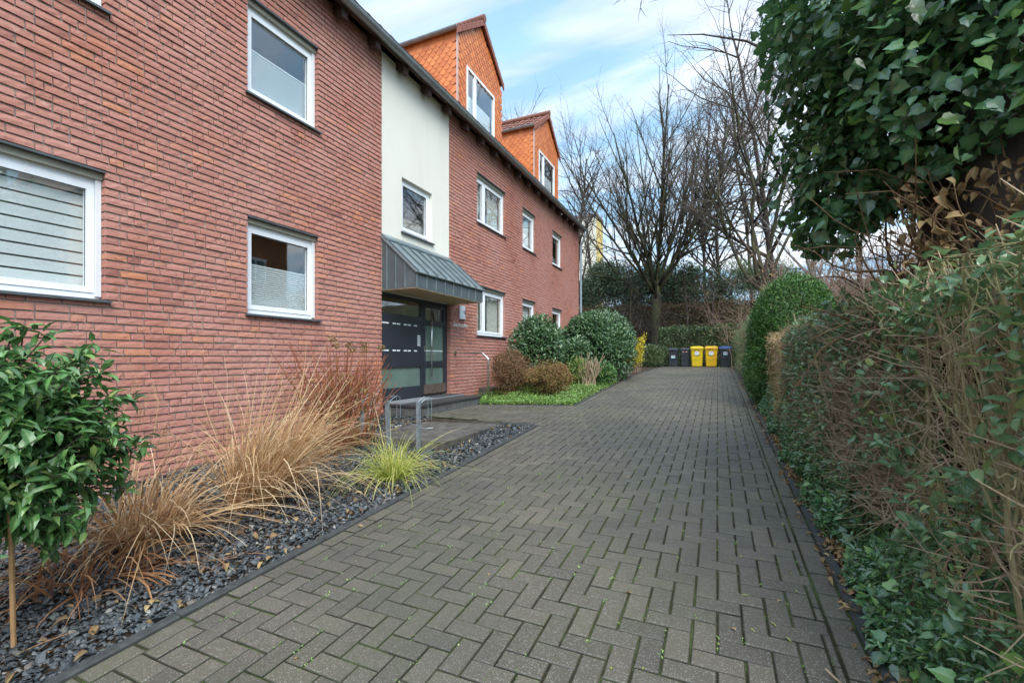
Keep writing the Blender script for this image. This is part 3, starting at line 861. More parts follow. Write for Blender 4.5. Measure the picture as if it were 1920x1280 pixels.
# canopy
cy0, cy1, cxf = 6.735, 9.26, -4.94
zb, zf, zt = 1.262, 1.535, 2.22
q = MB()
q.poly([(FX + .002, cy0, zb), (cxf, cy0, zb), (cxf, cy0, zf), (FX + .002, cy0, zt)], (0, .03, 0))
q.poly([(FX + .002, cy1 - .03, zb), (cxf, cy1 - .03, zb), (cxf, cy1 - .03, zf), (FX + .002, cy1 - .03, zt)], (0, .03, 0))
q.box(cxf - .03, cxf, cy0 + .031, cy1 - .031, zb, zf)
can = hb(q, 'canopy', MAT['zinc'])
q = MB()          # standing seams on front and side
for yy in np.linspace(cy0 + .02, cy1 - .01, 9): q = MB(); q.box(cxf, cxf + .022, yy - .006, yy + .006, zb, zf - .01); hb(q, 'seam', MAT['zincl'], can)
for xx_ in np.linspace(cxf - .02, FX + .12, 4)[1:]:
    zt_ = zf + (zt - zf) * (cxf - xx_) / (cxf - FX)
    q = MB(); q.box(xx_ - .006, xx_ + .006, cy0 - .02, cy0, zb, zt_ - .02); hb(q, 'seam', MAT['zincl'], can)
sl = np.array([cxf - FX, 0, zf - zt]); sl /= np.linalg.norm(sl); nn = np.array([-sl[2], 0, sl[0]])
q = MB(); ov = .03
p0 = np.array([FX + .003, cy0 - ov, zt + .005]); p1 = np.array([cxf + .035, cy0 - ov, zf - .02])
q.poly([p0, p1, p1 + nn * .03, p0 + nn * .03], (0, cy1 - cy0 + 2 * ov, 0))
rf = hb(q, 'canopy_roof', MAT['zincl'], can)
q = MB()
for yy in np.linspace(cy0 + .02, cy1 - .02, 9):
    a_, b_ = p0 + nn * .0305 + sl * .10, p1 + nn * .0305 - sl * .015
    a_[1] = b_[1] = yy - .007
    q = MB(); q.poly([a_, b_, b_ + nn * .028, a_ + nn * .028], (0, .014, 0)); hb(q, 'roof_seam', MAT['zinc'], can)
q = MB(); q.poly([(FX - .010, cy0 - .02, zt + .01), (FX + .10, cy0 - .02, zt - .02), (FX + .10, cy0 - .02, zt + .015), (FX - .004, cy0 - .02, zt + .10)], (0, 9.08 - cy0 + .03, 0))
hb(q, 'flashing', MAT['zincl'], can)
q = MB(); q.box(FX + .004, cxf - .004, cy0 + .004, cy1 - .004, zb - .012, zb - .001)
hb(q, 'soffit', MAT['soffit'], can)

# house number plate and lettering
q = MB(); yy = np.linspace(9.50, 9.755, 9); xx_ = FX + .035 + .035 * np.sin(np.linspace(0, np.pi, 9))
q.poly([(FX + .002, 9.50, .935)] + [(x, y, .935) for x, y in zip(xx_, yy)] + [(FX + .002, 9.755, .935)], (0, 0, .32))
nb = hb(q, 'house_number_lamp', MAT['plate'])
def text(body, size, loc, mat, name, parent, ext=.004, shear=0.0, sx=1.0):
    cu = bpy.data.curves.new('t', 'FONT'); cu.body = body; cu.size = size; cu.extrude = ext; cu.shear = shear; cu.resolution_u = 3
    t = bpy.data.objects.new('t', cu); COL.objects.link(t)
    dg = bpy.context.evaluated_depsgraph_get(); me = bpy.data.meshes.new_from_object(t.evaluated_get(dg))
    bpy.data.objects.remove(t)
    for v in me.vertices:      # text plane to facade: x -> +Y, y -> +Z, z -> +X
        x, y_, z_ = v.co; v.co = (loc[0] + z_ - HO[0], loc[1] + x * sx - HO[1], loc[2] + y_ - HO[2])
    me.materials.clear(); me.materials.append(mat)
    o = bpy.data.objects.new(name, me); COL.objects.link(o); o.parent = parent
    return o
text('16', .125, (FX + .072, 9.595, 1.06), MAT['ink'], 'numerals', nb, .003)
text('Sechzehn', .155, (FX + .010, 9.20, .735), MAT['letter'], 'wall_lettering', house, .006, .25, 1.18)
q = MB(); q.box(FX - .001, FX + .04, 9.56, 9.60, 1.18, 1.2)

# eaves: gutter, boards, rafter ends
GX, GZc = -5.40, 5.72
q = MB(); an = np.linspace(math.pi, 2 * math.pi, 12)
prof = [(GX + .085 * math.cos(t), GZc + .085 * math.sin(t)) for t in an] + [(GX + .10, GZc + .006), (GX + .085, GZc + .012)] + [(GX + .078 * math.cos(t), GZc + .078 * math.sin(t)) for t in an[::-1]]
q.poly([(x, WY0 - .1, z) for x, z in prof], (0, WY1 - WY0 + .22, 0))
gut = hb(q, 'gutter', MAT['gutter'])
q = MB()
for yy in np.arange(WY0 + .4, WY1, 2.0):
    an = np.linspace(math.pi * 1.0, 2 * math.pi, 10)
    q = MB(); q.poly([(GX + .089 * math.cos(t), yy, GZc + .089 * math.sin(t)) for t in an] + [(GX + .0855 * math.cos(t), yy, GZc + .0855 * math.sin(t)) for t in an[::-1]], (0, .02, 0)); hb(q, 'gutter_joint', MAT['galv'], gut)
q = MB(); q.box(-5.5, -5.47, WY0, WY1 + .05, 5.66, 5.86)
hb(q, 'fascia', MAT['eave'])
q = MB()
q.poly([(FX - .02, WY0, 5.82), (-5.50, WY0, 5.66), (-5.50, WY0, 5.68), (FX - .02, WY0, 5.86)], (0, WY1 - WY0 + .05, 0))
hb(q, 'eaves_board', MAT['eave'])
for yy in np.arange(WY0 + .35, WY1, .80):
    q = MB(); q.poly([(FX - .009, yy, 5.60), (FX + .10, yy, 5.505), (-5.51, yy, 5.50), (-5.505, yy, 5.645), (FX - .009, yy, 5.80)], (0, .13, 0))
    hb(q, 'rafter_end', MAT['eave'])
# main roof, pitch about 43 degrees, tiles in rows
def tile_roof(q, p0, u, v, nu_, nv_, du, dv, nrm, rng):
    """rows of overlapping interlocking tiles; u along eave, v upslope"""
    k = 5; s = np.linspace(0, 1, k)
    wave = .02 * np.sin(s * np.pi * 2 - .6)
    Vs = []; rs = []
    for j in range(nv_):
        for i in range(nu_):
            b = p0 + u * du * i + v * dv * j
            for t, h in ((0, .03), (1.06, .0)):
                Vs.append(b[None] + (u[None] * du * s[:, None]) + v * dv * t + nrm[None] * (wave[:, None] + h))
            Vs.append(b[None] + (u[None] * du * s[:, None]) + nrm[None] * (wave[:, None] - .005))
            rs.append(rng.uniform())
    V = np.array(Vs).reshape(-1, 3); m = nu_ * nv_
    F = [[c, c + 1, k + c + 1, k + c] for c in range(k - 1)] + [[2 * k + c, 2 * k + c + 1, c + 1, c] for c in range(k - 1)]
    q.add(V, (np.array(F)[None] + (np.arange(m) * 3 * k)[:, None, None]).reshape(-1, 4), np.repeat(rs, 3 * k))
pit = math.radians(43)
q = MB(); vv = np.array([-math.cos(pit), 0, math.sin(pit)]); nr = np.array([math.sin(pit), 0, math.cos(pit)])
tile_roof(q, np.array([-5.42, WY0 - .15, 5.80]), np.array([0, 1., 0]), vv, 74, 24, .30, .33, nr, rng)
vv2 = vv * np.array([-1, 1, 1]); nr2 = nr * np.array([-1, 1, 1])
q.poly([(-5.50, WY0 - .1, 5.74), (-11.2, WY0 - .1, 5.74 + 5.7 * math.tan(pit)), (-16.9, WY0 - .1, 5.74), (-16.9, WY0 - .1, 5.70), (-11.2, WY0 - .1, 5.64 + 5.7 * math.tan(pit)), (-5.52, WY0 - .1, 5.66)][::-1], (0, WY1 - WY0 + .2, 0))
hb(q, 'roof', MAT['rooft'])
# downpipe
q = MB()
pts = [(GX, 19.90, 5.66), (GX, 19.90, 5.50), (GX - .01, 19.92, 5.40), (-5.50, 19.95, 5.22), (-5.60, 19.97, 5.06), (-5.615, 19.98, 4.95), (-5.615, 19.98, 2.0), (-5.615, 19.98, -.6)]
tubes(q, [(np.array(pts), np.full(len(pts), .05))], 12)
hb(q, 'downpipe', MAT['galv'], smooth=True)

# dormers
def scales(q, a, b, inside, nrm, w=.205, h=.105, rng=rng):
    """fish-scale cladding tiles on plane: origin+a*s+b*t"""
    o, a, b = np.asarray(a[0], float), np.asarray(a[1], float), np.asarray(b, float)
    nrm = np.asarray(nrm, float)
    out = [(-.5, 0.), (-.5, -.50), (-.36, -.80), (-.16, -.96), (0, -1.0), (.16, -.96), (.36, -.80), (.5, -.50), (.5, 0.)]
    for j in range(0, 40):
        for i in range(-1, 22):
            s = (i + (.5 if j % 2 else 0)) * w; t = j * h
            if not inside(s, t): continue
            P = [o + a * (s + x * w * .985) + b * (t + y * h * 2.0 + h) + nrm * (.004 - y * .016) for x, y in out]
            P2 = [p - nrm * .009 for p in P]
            n = len(P)
            r = rng.uniform()
            q.add(np.array(P + P2), [np.arange(n)[None], np.array([(i_, i_ + n, (i_ + 1) % n + n, (i_ + 1) % n) for i_ in range(n)])], r)
def dormer(Y0, Y1, wy0, wy1, wm):
    xf = -5.90; ze = 8.16; yc = (Y0 + Y1) / 2; za = 9.12; zr = lambda x: 5.74 + (-5.5 - x) * math.tan(pit)
    xe = -5.5 - (ze - 5.74) / math.tan(pit); xr = -5.5 - (za - 5.74) / math.tan(pit)
    zbt = zr(xf) - .15
    q = MB()       # body
    th = .06
    q.poly([(xf - th, Y0 + .01, zbt), (xf - th, Y0 + .01, ze), (xe, Y0 + .01, ze)], (0, .06, 0))
    q.poly([(xf - th, Y1 - .07, zbt), (xf - th, Y1 - .07, ze), (xe, Y1 - .07, ze)], (0, .06, 0))
    for a, b, c, d in ((Y0 + .01, wy0, zbt, ze), (wy1, Y1 - .01, zbt, ze), (wy0, wy1, 7.53, ze)): q.box(xf - th, xf - .012, a, b, c, d)
    q.poly([(xf - th, Y0 + .01, ze), (xf - th, Y1 - .01, ze), (xf - th, yc, za)], (th - .012, 0, 0))
    d = hb(q, 'dormer', MAT['verge'])
    c = MB()
    fr = lambda s, t: (0.02 < s < Y1 - Y0 - .02) and t < (ze - zbt) + (za - ze) * (1 - abs(s - (Y1 - Y0) / 2) / ((Y1 - Y0) / 2)) - .12 and not (wy0 - .07 < Y0 + s < wy1 + .07 and zbt + t + .05 < 7.53)
    scales(c, ((xf, Y0, zbt), (0, 1, 0)), (0, 0, 1), fr, (1, 0, 0))
    ck = lambda s, t: .0 < s < (xf - xe) and zbt + t > zr(xf - s) - .12 and zbt + t < ze - .1
    scales(c, ((xf, Y0, zbt), (-1, 0, 0)), (0, 0, 1), ck, (0, -1, 0))
    # slate rows under the eaves and beside the window
    for k_ in range(12):
        xx_ = xf - .02 - k_ * .19
        if xx_ - .18 > xe: c.box(xx_ - .18, xx_, Y0 - .012, Y0 + .009, ze - .15, ze, r=rng.uniform())
    for s0, s1 in ((wy0 - .10, wy0 - .01), (wy1 + .01, wy1 + .10)):
        for k_ in range(8): c.box(xf - .011, xf + .012, s0, s1, zbt + k_ * .2, zbt + k_ * .2 + .195, r=rng.uniform())
    for k_ in range(7): c.box(xf - .011, xf + .013, wy0 + k_ * (wy1 - wy0) / 7, wy0 + (k_ + 1) * (wy1 - wy0) / 7 - .006, 7.535, 7.68, r=rng.uniform())
    hb(c, 'tile_cladding', MAT['tile'], d)
    # roof planes with tiles, ridge, verge
    t = MB(); hw = (Y1 - Y0) / 2; rp_ = math.atan2(za - ze, hw); ovh = .10
    for sg in (-1, 1):
        v_ = np.array([0, -sg * math.cos(rp_), math.sin(rp_)]); n_ = np.array([0, sg * math.sin(rp_), math.cos(rp_)])
        e0 = np.array([xf + .06, yc + sg * (hw + ovh), ze - ovh * math.tan(rp_) + .05])
        ln = (hw + ovh) / math.cos(rp_)
        tile_roof(t, e0 + np.array([0, 0, .02]), np.array([-1., 0, 0]), v_, 14, 6, .235, ln / 6, n_, rng)
        t.poly([e0, e0 + v_ * ln, e0 + v_ * ln + np.array([xr - xf - .3, 0, 0]), e0 + np.array([xe - xf - .3, 0, 0])], n_ * .02)
    hb(t, 'dormer_roof', MAT['rooft'], d)
    t = MB()
    for sg in (-1, 1):
        a_ = np.array([xf + .04, yc + sg * (hw + ovh), ze - ovh * math.tan(rp_) + .08]); b_ = np.array([xf + .04, yc, za + .10])
        for k_ in range(6):
            p_, r_ = a_ + (b_ - a_) * k_ / 6, a_ + (b_ - a_) * ((k_ + 1) / 6 - .006)
            t.poly([p_, r_, r_ - np.array([0, 0, .17]), p_ - np.array([0, 0, .17])], (.035 + .006 * k_ % 2, 0, 0), r=rng.uniform())
    hb(t, 'verge', MAT['verge'], d)
    t = MB(); tubes(t, [(np.array([(xf + .12 - i * .38, yc, za + .12), (xf + .12 - (i + 1) * .38 - .03, yc, za + .135)]), np.array([.10, .085])) for i in range(8)], 10)
    hb(t, 'ridge_tile', MAT['rooft'], d)
    t = MB()
    for yy in (Y0 - .10,): 
        an = np.linspace(math.pi, 2 * math.pi, 9)
        t.poly([(xf + .05, yy + .07 * math.cos(s), ze + .01 + .07 * math.sin(s)) for s in an] + [(xf + .05, yy + .062 * math.cos(s), ze + .015 + .062 * math.sin(s)) for s in an[::-1]], (xe - xf - .2, 0, 0))
        t.poly([(xf + .05, yy + .07 * math.cos(s), ze + .01 + .07 * math.sin(s)) for s in an], (-.01, 0, 0))
    hb(t, 'dormer_gutter', MAT['gutter'], d)
    t = MB(); t.box(xf - .02, xf + .022, Y0 - .022, Y0 + .02, zbt, ze - .06)
    hb(t, 'corner_trim', plain('pink_trim', (.55, .36, .30), .5), d)
    # window
    f = MB(); o_ = .07
    x0_, x1_ = xf - .05, xf + .02
    zt_, zb_ = 7.53, zbt + .05
    for a, b, c_, d_ in ((wy0, wy0 + o_, zb_, zt_), (wy1 - o_, wy1, zb_, zt_), (wm - .055, wm + .055, zb_, zt_ - o_), (wy0 + o_, wy1 - o_, zt_ - o_, zt_)): f.box(x0_, x1_ - (.003 if a == wm - .055 else 0), a, b, c_, d_)
    f.box(x0_, x1_ - .002, wy0 + o_, wm - .055, zb_, zb_ + .2); f.box(x0_, x1_ - .002, wm + .055, wy1 - o_, zb_, zb_ + .2)
    hb(f, 'dormer_window', MAT['white'], d)
    f = MB(); f.box(xf - .02, xf - .005, wy0 + o_, wm - .055, zb_ + .2, zt_ - o_); f.box(xf - .02, xf - .005, wm + .055, wy1 - o_, zb_ + .2, zt_ - o_)
    hb(f, 'pane', MAT['glass'], d)
    f = MB(); f.box(xf - .12, xf - .10, wy0 + o_, wy1 - o_, zb_ + .2, zb_ + .9)
    hb(f, 'blind', MAT['blind'], d)
dormer(9.76, 12.24, 10.20, 11.80, 10.66)
dormer(14.95, 17.62, 15.40, 17.12, 15.90)
bpy.context.view_layer.update()

# entrance step, threshold, mat, handrail
so = (-5.2, 7.9, -1.1)
st = thing('entrance_step', so, 'low dark stone entrance step with pale threshold slab under the canopy', 'step')
q = MB(); q.poly([(-5.69, 6.74, -.90), (-4.85, 6.74, -.90), (-4.85, 9.08, -.90), (-5.69, 9.08, -.90)], (0, 0, .04)); q.build('tread', MAT['stone'], st, so)
q = MB(); q.box(-5.68, -4.875, 6.77, 9.05, -1.3, -.901); q.build('riser', plain('riser_concrete', (.085, .085, .08), .85, vary=.35, scale=10, bmp=.4), st, so)
q = MB(); q.box(-5.695, -5.30, 6.76, 9.06, -.859, -.835); q.build('threshold', MAT['slabtop'], st, so)
tag((lambda q: (q.box(-5.62, -5.33, 8.0, 8.95, -.834, -.822), q)[1])(MB()).build('door_mat', plain('mat_rubber', (.035, .038, .04), .95, vary=.4, scale=60), origin=(-5.45, 8.5, -.83)), 'thin dark doormat lying on the threshold before the door leaf', 'doormat')
ho = (-4.80, 9.30, float(G(-4.8, 9.3)))
hr = thing('handrail', ho, 'slim stainless steel handrail from the brick wall down to the path', 'handrail')
q = MB()
tubes(q, [(np.array([(-5.66, 9.30, .105), (-4.98, 9.30, .105), (-4.95, 9.30, .095), (-4.83, 9.30, .00), (-4.805, 9.30, -.03), (-4.80, 9.30, -.06), (-4.80, 9.30, ho[2] - .02)]), np.full(7, .021))], 12)
q.build('rail', MAT['steel'], hr, ho, True)
q = MB(); tubes(q, [(np.array([(-5.70, 9.30, .105), (-5.665, 9.30, .105)]), np.array([.045, .045]))], 14); q.build('wall_flange', MAT['steel'], hr, ho)

# bike stands
rg = random.Random(4)
bl = ['galvanised bike stand nearest the driveway, wire loops on its post', 'galvanised bike stand in the middle of the row with leaning post', 'galvanised bike stand half hidden by the dead hydrangea']
for i, (x, lean) in enumerate(((-3.60, 0), (-4.09, -.03), (-4.56, .0))):
    b0 = (x, 4.97, -1.2)
    bt = thing('bike_stand', b0, bl[i], 'bike stand', 'bike stands at the slab')
    q = MB(); s = .022
    V = [(x + dx_ + (lean if z > -1 else 0), 4.97 + dy_, z) for z in (-1.25, -.585) for dx_, dy_ in ((-s, -s), (s, -s), (s, s), (-s, s))]
    q.add(V, np.array([(0, 1, 5, 4), (1, 2, 6, 5), (2, 3, 7, 6), (3, 0, 4, 7), (4, 5, 6, 7)]))
    q.build('post', MAT['galv'], bt, b0)
    q = MB(); xo = x + lean
    for dx_ in (-.03, .03):
        pp = np.array([(xo + dx_, 4.99, -.60), (xo + dx_ + .03, 5.04, -.55), (xo + dx_ + .05, 5.09, -.525), (xo + dx_ + .07, 5.12, -.55), (xo + dx_ + .07, 5.13, -.66), (xo + dx_ + .07, 5.13, -.84)])
        tubes(q, [(pp, np.full(6, .0032))], 6)
    tubes(q, [(np.array([(xo, 4.99, -.93), (xo + .05, 5.08, -.95), (xo + .12, 5.13, -.94)]), np.full(3, .0032))], 6)
    q.build('wheel_loop', MAT['galv'], bt, b0)

# bins ---------------------------------------------------------------
def bin_(x, y, w, h, d, body, lid, label, sticker, lidmat2=None):
    z = float(G(x, y)); o = (x, y, z)
    t = thing('wheelie_bin', o, label, 'wheelie bin', 'wheelie bins at the end of the driveway')
    q = MB(); hb_ = h * .86; tw, bw = w * .5, w * .42; td, bd = d * .5, d * .38
    def rr(hw_, hd, z_, c=.04):
        return [(-hw_ + c, -hd), (hw_ - c, -hd), (hw_, -hd + c), (hw_, hd - c), (hw_ - c, hd), (-hw_ + c, hd), (-hw_, hd - c), (-hw_, -hd + c)], z_
    rings = [rr(bw, bd, .03), rr(bw + (tw - bw) * .12, bd + (td - bd) * .12, .14), rr(bw + (tw - bw) * .11, bd + (td - bd) * .11, .15), rr(tw * .97, td * .97, hb_ - .06), rr(tw * 1.03, td * 1.03, hb_ - .055), rr(tw * 1.03, td * 1.03, hb_)]
    V = [(x + a, y + b, z + zz_) for P_, zz_ in rings for a, b in P_]
    F = [(o_ + k, o_ + (k + 1) % 8, o_ + 8 + (k + 1) % 8, o_ + 8 + k) for o_ in range(0, 40, 8) for k in range(8)]
    q.add(V, [np.array(F), np.arange(7, -1, -1)[None], np.arange(40, 48)[None]])
    for zz_ in (.36, .58): q.box(x - bw * .93, x + bw * .93, y - bd - (td - bd) * zz_ / hb_ - .012, y - bd + .05, z + zz_ * h, z + zz_ * h + .018)
    q.build('body', body, t, o)
    q = MB()
    rings = [rr(tw * 1.07, td * 1.10, hb_ + .002), rr(tw * 1.07, td * 1.10, hb_ + .05), rr(tw * .95, td * .95, h - .03, .07), rr(tw * .6, td * .6, h, .07)]
    V = [(x + a, y + b, z + zz_) for P_, zz_ in rings for a, b in P_]
    q.add(V, [np.array([(o_ + k, o_ + (k + 1) % 8, o_ + 8 + (k + 1) % 8, o_ + 8 + k) for o_ in range(0, 24, 8) for k in range(8)]), np.arange(24, 32)[None], np.arange(7, -1, -1)[None]])
    q.box(x - .10, x + .10, y - td * 1.10 - .035, y - td * 1.08, z + hb_ + .005, z + hb_ + .04)
    q.build('lid', lid, t, o)
    for sgn in (-1, 1):
        q = MB(); tubes(q, [(np.array([(x + sgn * bw * .9 - .025, y + td * .8, z + .10), (x + sgn * bw * .9 + .025, y + td * .8, z + .10)]), np.array([.10, .10]))], 14)
        q.build('wheel', MAT['rubber'], t, o)
    q = MB(); tubes(q, [(np.array([(x - tw * .8, y + td * 1.12, z + hb_ - .01), (x + tw * .8, y + td * 1.12, z + hb_ - .01)]), np.array([.014, .014]))], 8); q.build('handle', body, t, o)
    sticker(t, x, y, z, o, td, bd, hb_)
    return t
def fy(y, td, bd, hb_, zz_): return y - bd - (td - bd) * (zz_ / hb_) - .004
def st_white(zc, w=.17):
    def f(t, x, y, z, o, td, bd, hb_):
        q = MB(); ya, yb = fy(y, td, bd, hb_, zc - .09), fy(y, td, bd, hb_, zc + .09)
        q.poly([(x - w / 2, ya - .006, z + zc - .09), (x + w / 2, ya - .006, z + zc - .09), (x + w / 2, yb - .006, z + zc + .09), (x - w / 2, yb - .006, z + zc + .09)], (0, .005, 0)); q.build('sticker', MAT['sticker'], t, o)
        q = MB(); q.box(x - w * .36, x + w * .36, ya - .016, ya - .010, z + zc + .01, z + zc + .045); q.build('sticker_print', MAT['ink'], t, o)
        q = MB(); q.box(x - w * .5, x + w * .5, ya - .013, ya - .007, z + zc - .088, z + zc - .05); q.build('sticker_band', MAT['teal'], t, o)
    return f
def st_red(t, x, y, z, o, td, bd, hb_):
    for s in (-1, 1):
        q = MB(); yy = fy(y, td, bd, hb_, .76); q.box(x + s * .075 - .045, x + s * .075 + .045, yy - .018, yy - .006, z + .735, z + .785); k = q.build('sticker', MAT['red'], t, o)
        q = MB(); q.box(x + s * .075 - .03, x + s * .075 + .03, yy - .022, yy - .0185, z + .748, z + .776); q.build('sticker_print', MAT['sticker'], t, o)
def st_pot(t, x, y, z, o, td, bd, hb_):
    yy = fy(y, td, bd, hb_, .70)
    q = MB(); q.poly([(x - .075, yy - .012, z + .60), (x + .075, yy - .012, z + .60), (x + .11, yy - .012, z + .70), (x + .08, yy - .012, z + .78), (x - .08, yy - .012, z + .78), (x - .11, yy - .012, z + .70)], (0, .006, 0)); q.build('sticker', MAT['sticker'], t, o)
    q = MB(); q.box(x - .07, x + .07, yy - .017, yy - .0125, z + .715, z + .735); q.build('sticker_print', MAT['ink'], t, o)
    q = MB(); q.box(x - .08, x + .08, yy - .011, yy - .004, z + .575, z + .60); q.build('sticker_band', MAT['teal'], t, o)
    q = MB()
    for s in (-.1, .1): q.box(x + s - .02, x + s + .02, yy - .02, yy, z + .80, z + .87)
    q.build('lid_clip', MAT['red'], t, o)
bin_(-2.12, 25.45, .50, .98, .55, MAT['binblack'], MAT['binblack'], 'dark grey bin at the left end of the row, square white sticker on its front', st_white(.50, .19))
bin_(-1.54, 25.45, .48, .98, .55, MAT['binblack'], MAT['binblack'], 'black bin with two small red and white stickers under its lid', st_red)
bin_(-.96, 25.35, .58, 1.05, .68, MAT['binyel'], MAT['binyel'], 'lemon yellow bin beside the black bin, pot shaped white sticker', st_pot)
bin_(-.29, 25.35, .58, 1.05, .68, MAT['binyel2'], MAT['binyel2'], 'amber yellow bin standing beside the blue lidded bin', st_pot)
bin_(.36, 25.45, .54, 1.04, .58, MAT['binblack'], MAT['binblue'], 'dark grey bin with a blue lid and teal edged sticker', st_white(.66, .19))

# ------------------------------------------------------------------ planting by the house
def stems(q, rng, base, n, h, spread, r0=.006, wig=.08, seg=5, sides=4, br=.1):
    polys = []
    for i in range(n):
        b = np.array(base) + np.array([*rng.normal(size=2) * br, 0.]); a = rng.uniform(0, 6.28)
        d = np.array([math.cos(a) * spread * rng.uniform(), math.sin(a) * spread * rng.uniform(), 1.]); L = h * rng.uniform(.6, 1.05); P = [b]
        for k_ in range(seg):
            d = unit(d + rng.normal(size=3) * wig); P.append(P[-1] + d * L / seg)
        polys.append((np.array(P), np.linspace(r0, r0 * .4, seg + 1)))
    tubes(q, polys, sides)
    return polys

# laurel standard at left
rng = np.random.default_rng(21)
lo_ = np.array([-3.25, .98, float(G(-3.25, .98))])
lt = thing('laurel_tree', lo_, 'glossy green laurel on a thin stem in the slate bed at the left edge', 'shrub')
c = lo_ + np.array([-.05, .02, .95]); q = MB()
polys = [(np.array([lo_, lo_ + (.01, .0, .3), c - (0, 0, .45), c + (0, 0, .1)]), np.array([.018, .016, .014, .008]))]
for i in range(240):
    d = rdir(rng, 1)[0]; d[2] = d[2] * .95 + .06; d = unit(d); L = rng.uniform(.30, .60)
    s = c + np.array([0, 0, rng.uniform(-.22, .18)]); m_ = s + d * L * .5 + rng.normal(size=3) * .04
    polys.append((np.array([s, m_, s + d * L + (0, 0, .06)]), np.array([.007, .005, .003])))
tubes(q, polys, 5); q.build('branch', BK['dark'], lt, lo_)
q = MB(); Ps, Ns = [], []
for P, R in polys[1:]:
    k_ = rng.integers(30, 46); t = rng.uniform(.30, 1.02, k_)[:, None]
    pt = np.where(t < .5, P[0] + (P[1] - P[0]) * t * 2, P[1] + (P[2] - P[1]) * (t - .5) * 2)
    Ps.append(pt + rng.normal(size=(k_, 3)) * .022); Ns.append(np.repeat(unit(P[2] - P[0])[None], k_, 0))
P, Nn = np.vstack(Ps), np.vstack(Ns)
leaf_cloud(q, T_oval(.42, .16, .10), P, Nn, .078, rng, .55, -.12, .75, .9, .2)
q.build('foliage', LM['laurel'], lt, lo_)
q = MB(); tubes(q, [(np.array([lo_ + (.075, .06, -.1), lo_ + (.06, .05, .75)]), np.array([.011, .011]))], 8)
tag(q.build('plant_stake', MAT['stake'], origin=lo_ + (.07, .06, 0)), 'thin brown bamboo stake beside the stem of the laurel', 'stake')

# dry grasses
def grass(name, label, base, n, L, w, mat, rng, spread=.55, tuft=.10, sag=(.5, 1.2), lean=(0, 0), pinned=None):
    base = np.array([base[0], base[1], float(G(base[0], base[1])) - .02])
    q = MB(); a = rng.uniform(0, 6.28, n); rr_ = tuft * np.sqrt(rng.uniform(0, 1, n))
    b = base + np.stack([np.cos(a) * rr_, np.sin(a) * rr_, np.zeros(n)], -1)
    k_ = np.abs(rng.normal(size=n)) * spread
    a2 = a + rng.normal(size=n) * .6
    d = np.stack([np.cos(a2) * k_ + lean[0], np.sin(a2) * k_ + lean[1], np.ones(n)], -1)
    blades(q, b, d, rng.uniform(*L, n), rng.uniform(*w, n), rng, rng.uniform(*sag, n), 8)
    return tag(q.build(name, mat, origin=base), label, 'ornamental grass')
rng = np.random.default_rng(5)
grass('ornamental_grass', 'tall upright tuft of straw coloured ornamental grass before the brick wall', (-3.82, 2.78), 900, (.8, 1.95), (.006, .012), LM['drygrass'], rng, .36, .20, (.4, 1.7), (.20, .24))
o = grass('ornamental_grass', 'collapsed straw coloured grass sprawling behind the laurel', (-3.98, 2.0), 330, (.6, 1.5), (.008, .015), LM['drygrass'], rng, 1.0, .22, (.7, 1.6), (.25, .1))
grass('ornamental_grass', 'matted brown grass lying flat at the foot of the laurel', (-3.62, 1.52), 130, (.4, .9), (.008, .016), LM['rustgrass'], rng, 1.5, .25, (.9, 1.7), (.2, .1))
grass('sedge', 'yellow green sedge tuft drooping over the kerb beside the bike stands', (-3.10, 3.83), 520, (.4, 1.1), (.004, .007), LM['sedge'], rng, 1.0, .08, (.7, 2.0))
grass('ornamental_grass', 'rusty brown grass clump under the dead hydrangea stems', (-4.75, 4.5), 1300, (.35, .95), (.004, .008), LM['rustgrass'], rng, .75, .28, (.6, 1.5))
# tall seed-head stalks of the collapsed grass
q = MB(); b = np.array([-4.1, 2.0, float(G(-4.1, 2.0))]); polys = []
for k_ in range(9):
    dd = np.array([rng.normal() * .22 + .08, rng.normal() * .22 + .1, 1.]); L = rng.uniform(.9, 1.4)
    P = np.array([b + rng.normal(size=3) * .05 + unit(dd) * L * t + np.array([0, 0, -.25]) * t ** 3 for t in np.linspace(0, 1, 6)])
    polys.append((P, np.linspace(.004, .0018, 6)))
    tip = P[-1]; m_ = 36
    blades(q, tip + rng.normal(size=(m_, 3)) * np.array([.015, .015, .05]), rng.normal(size=(m_, 3)) * .5 + unit(P[-1] - P[-2]) * 1.2, rng.uniform(.05, .14, m_), np.full(m_, .002), rng, 1.2, 4)
tubes(q, polys, 4)
tag(q.build('dry_stalk', LM['drygrass'], origin=b), 'tall dry seed stalks rising against the brick between laurel and straw grass', 'dry stalks')
# dead hydrangea
rng = np.random.default_rng(8)
hbse = np.array([-4.86, 4.88, float(G(-4.86, 4.88))])
hy = thing('dead_hydrangea', hbse, 'leafless red brown hydrangea stems with withered flower heads beside the entrance', 'shrub')
q = MB(); pl = stems(q, rng, hbse, 125, 1.45, .80, .0095, .07, 6, 5, .17)
pl2 = []
for P, R in pl:
    for j in (3, 4):
        if rng.uniform() < .55:
            d = unit(P[j + 1] - P[j] + rng.normal(size=3) * .12); L = rng.uniform(.15, .4); pl2.append((np.array([P[j], P[j] + d * L * .5, P[j] + d * L + (0, 0, .03)]), np.array([.005, .004, .003])))
tubes(q, pl2, 4); q.build('stem', BK['rust'], hy, hbse)
q = MB(); tips = sorted([p[0][-1] for p in pl], key=lambda t: -t[2]); heads = [t for t in tips if t[1] > hbse[1] - .1][:7]
for hd in heads:
    q = MB(); P, Nn = ell_points(rng, 90, hd, (.06, .06, .045), .3, 1.0, .2); leaf_cloud(q, ROUND, P, Nn, .026, rng, .6, 0, .9)
    q.build('flower_head', LM['dead'], hy, hbse)
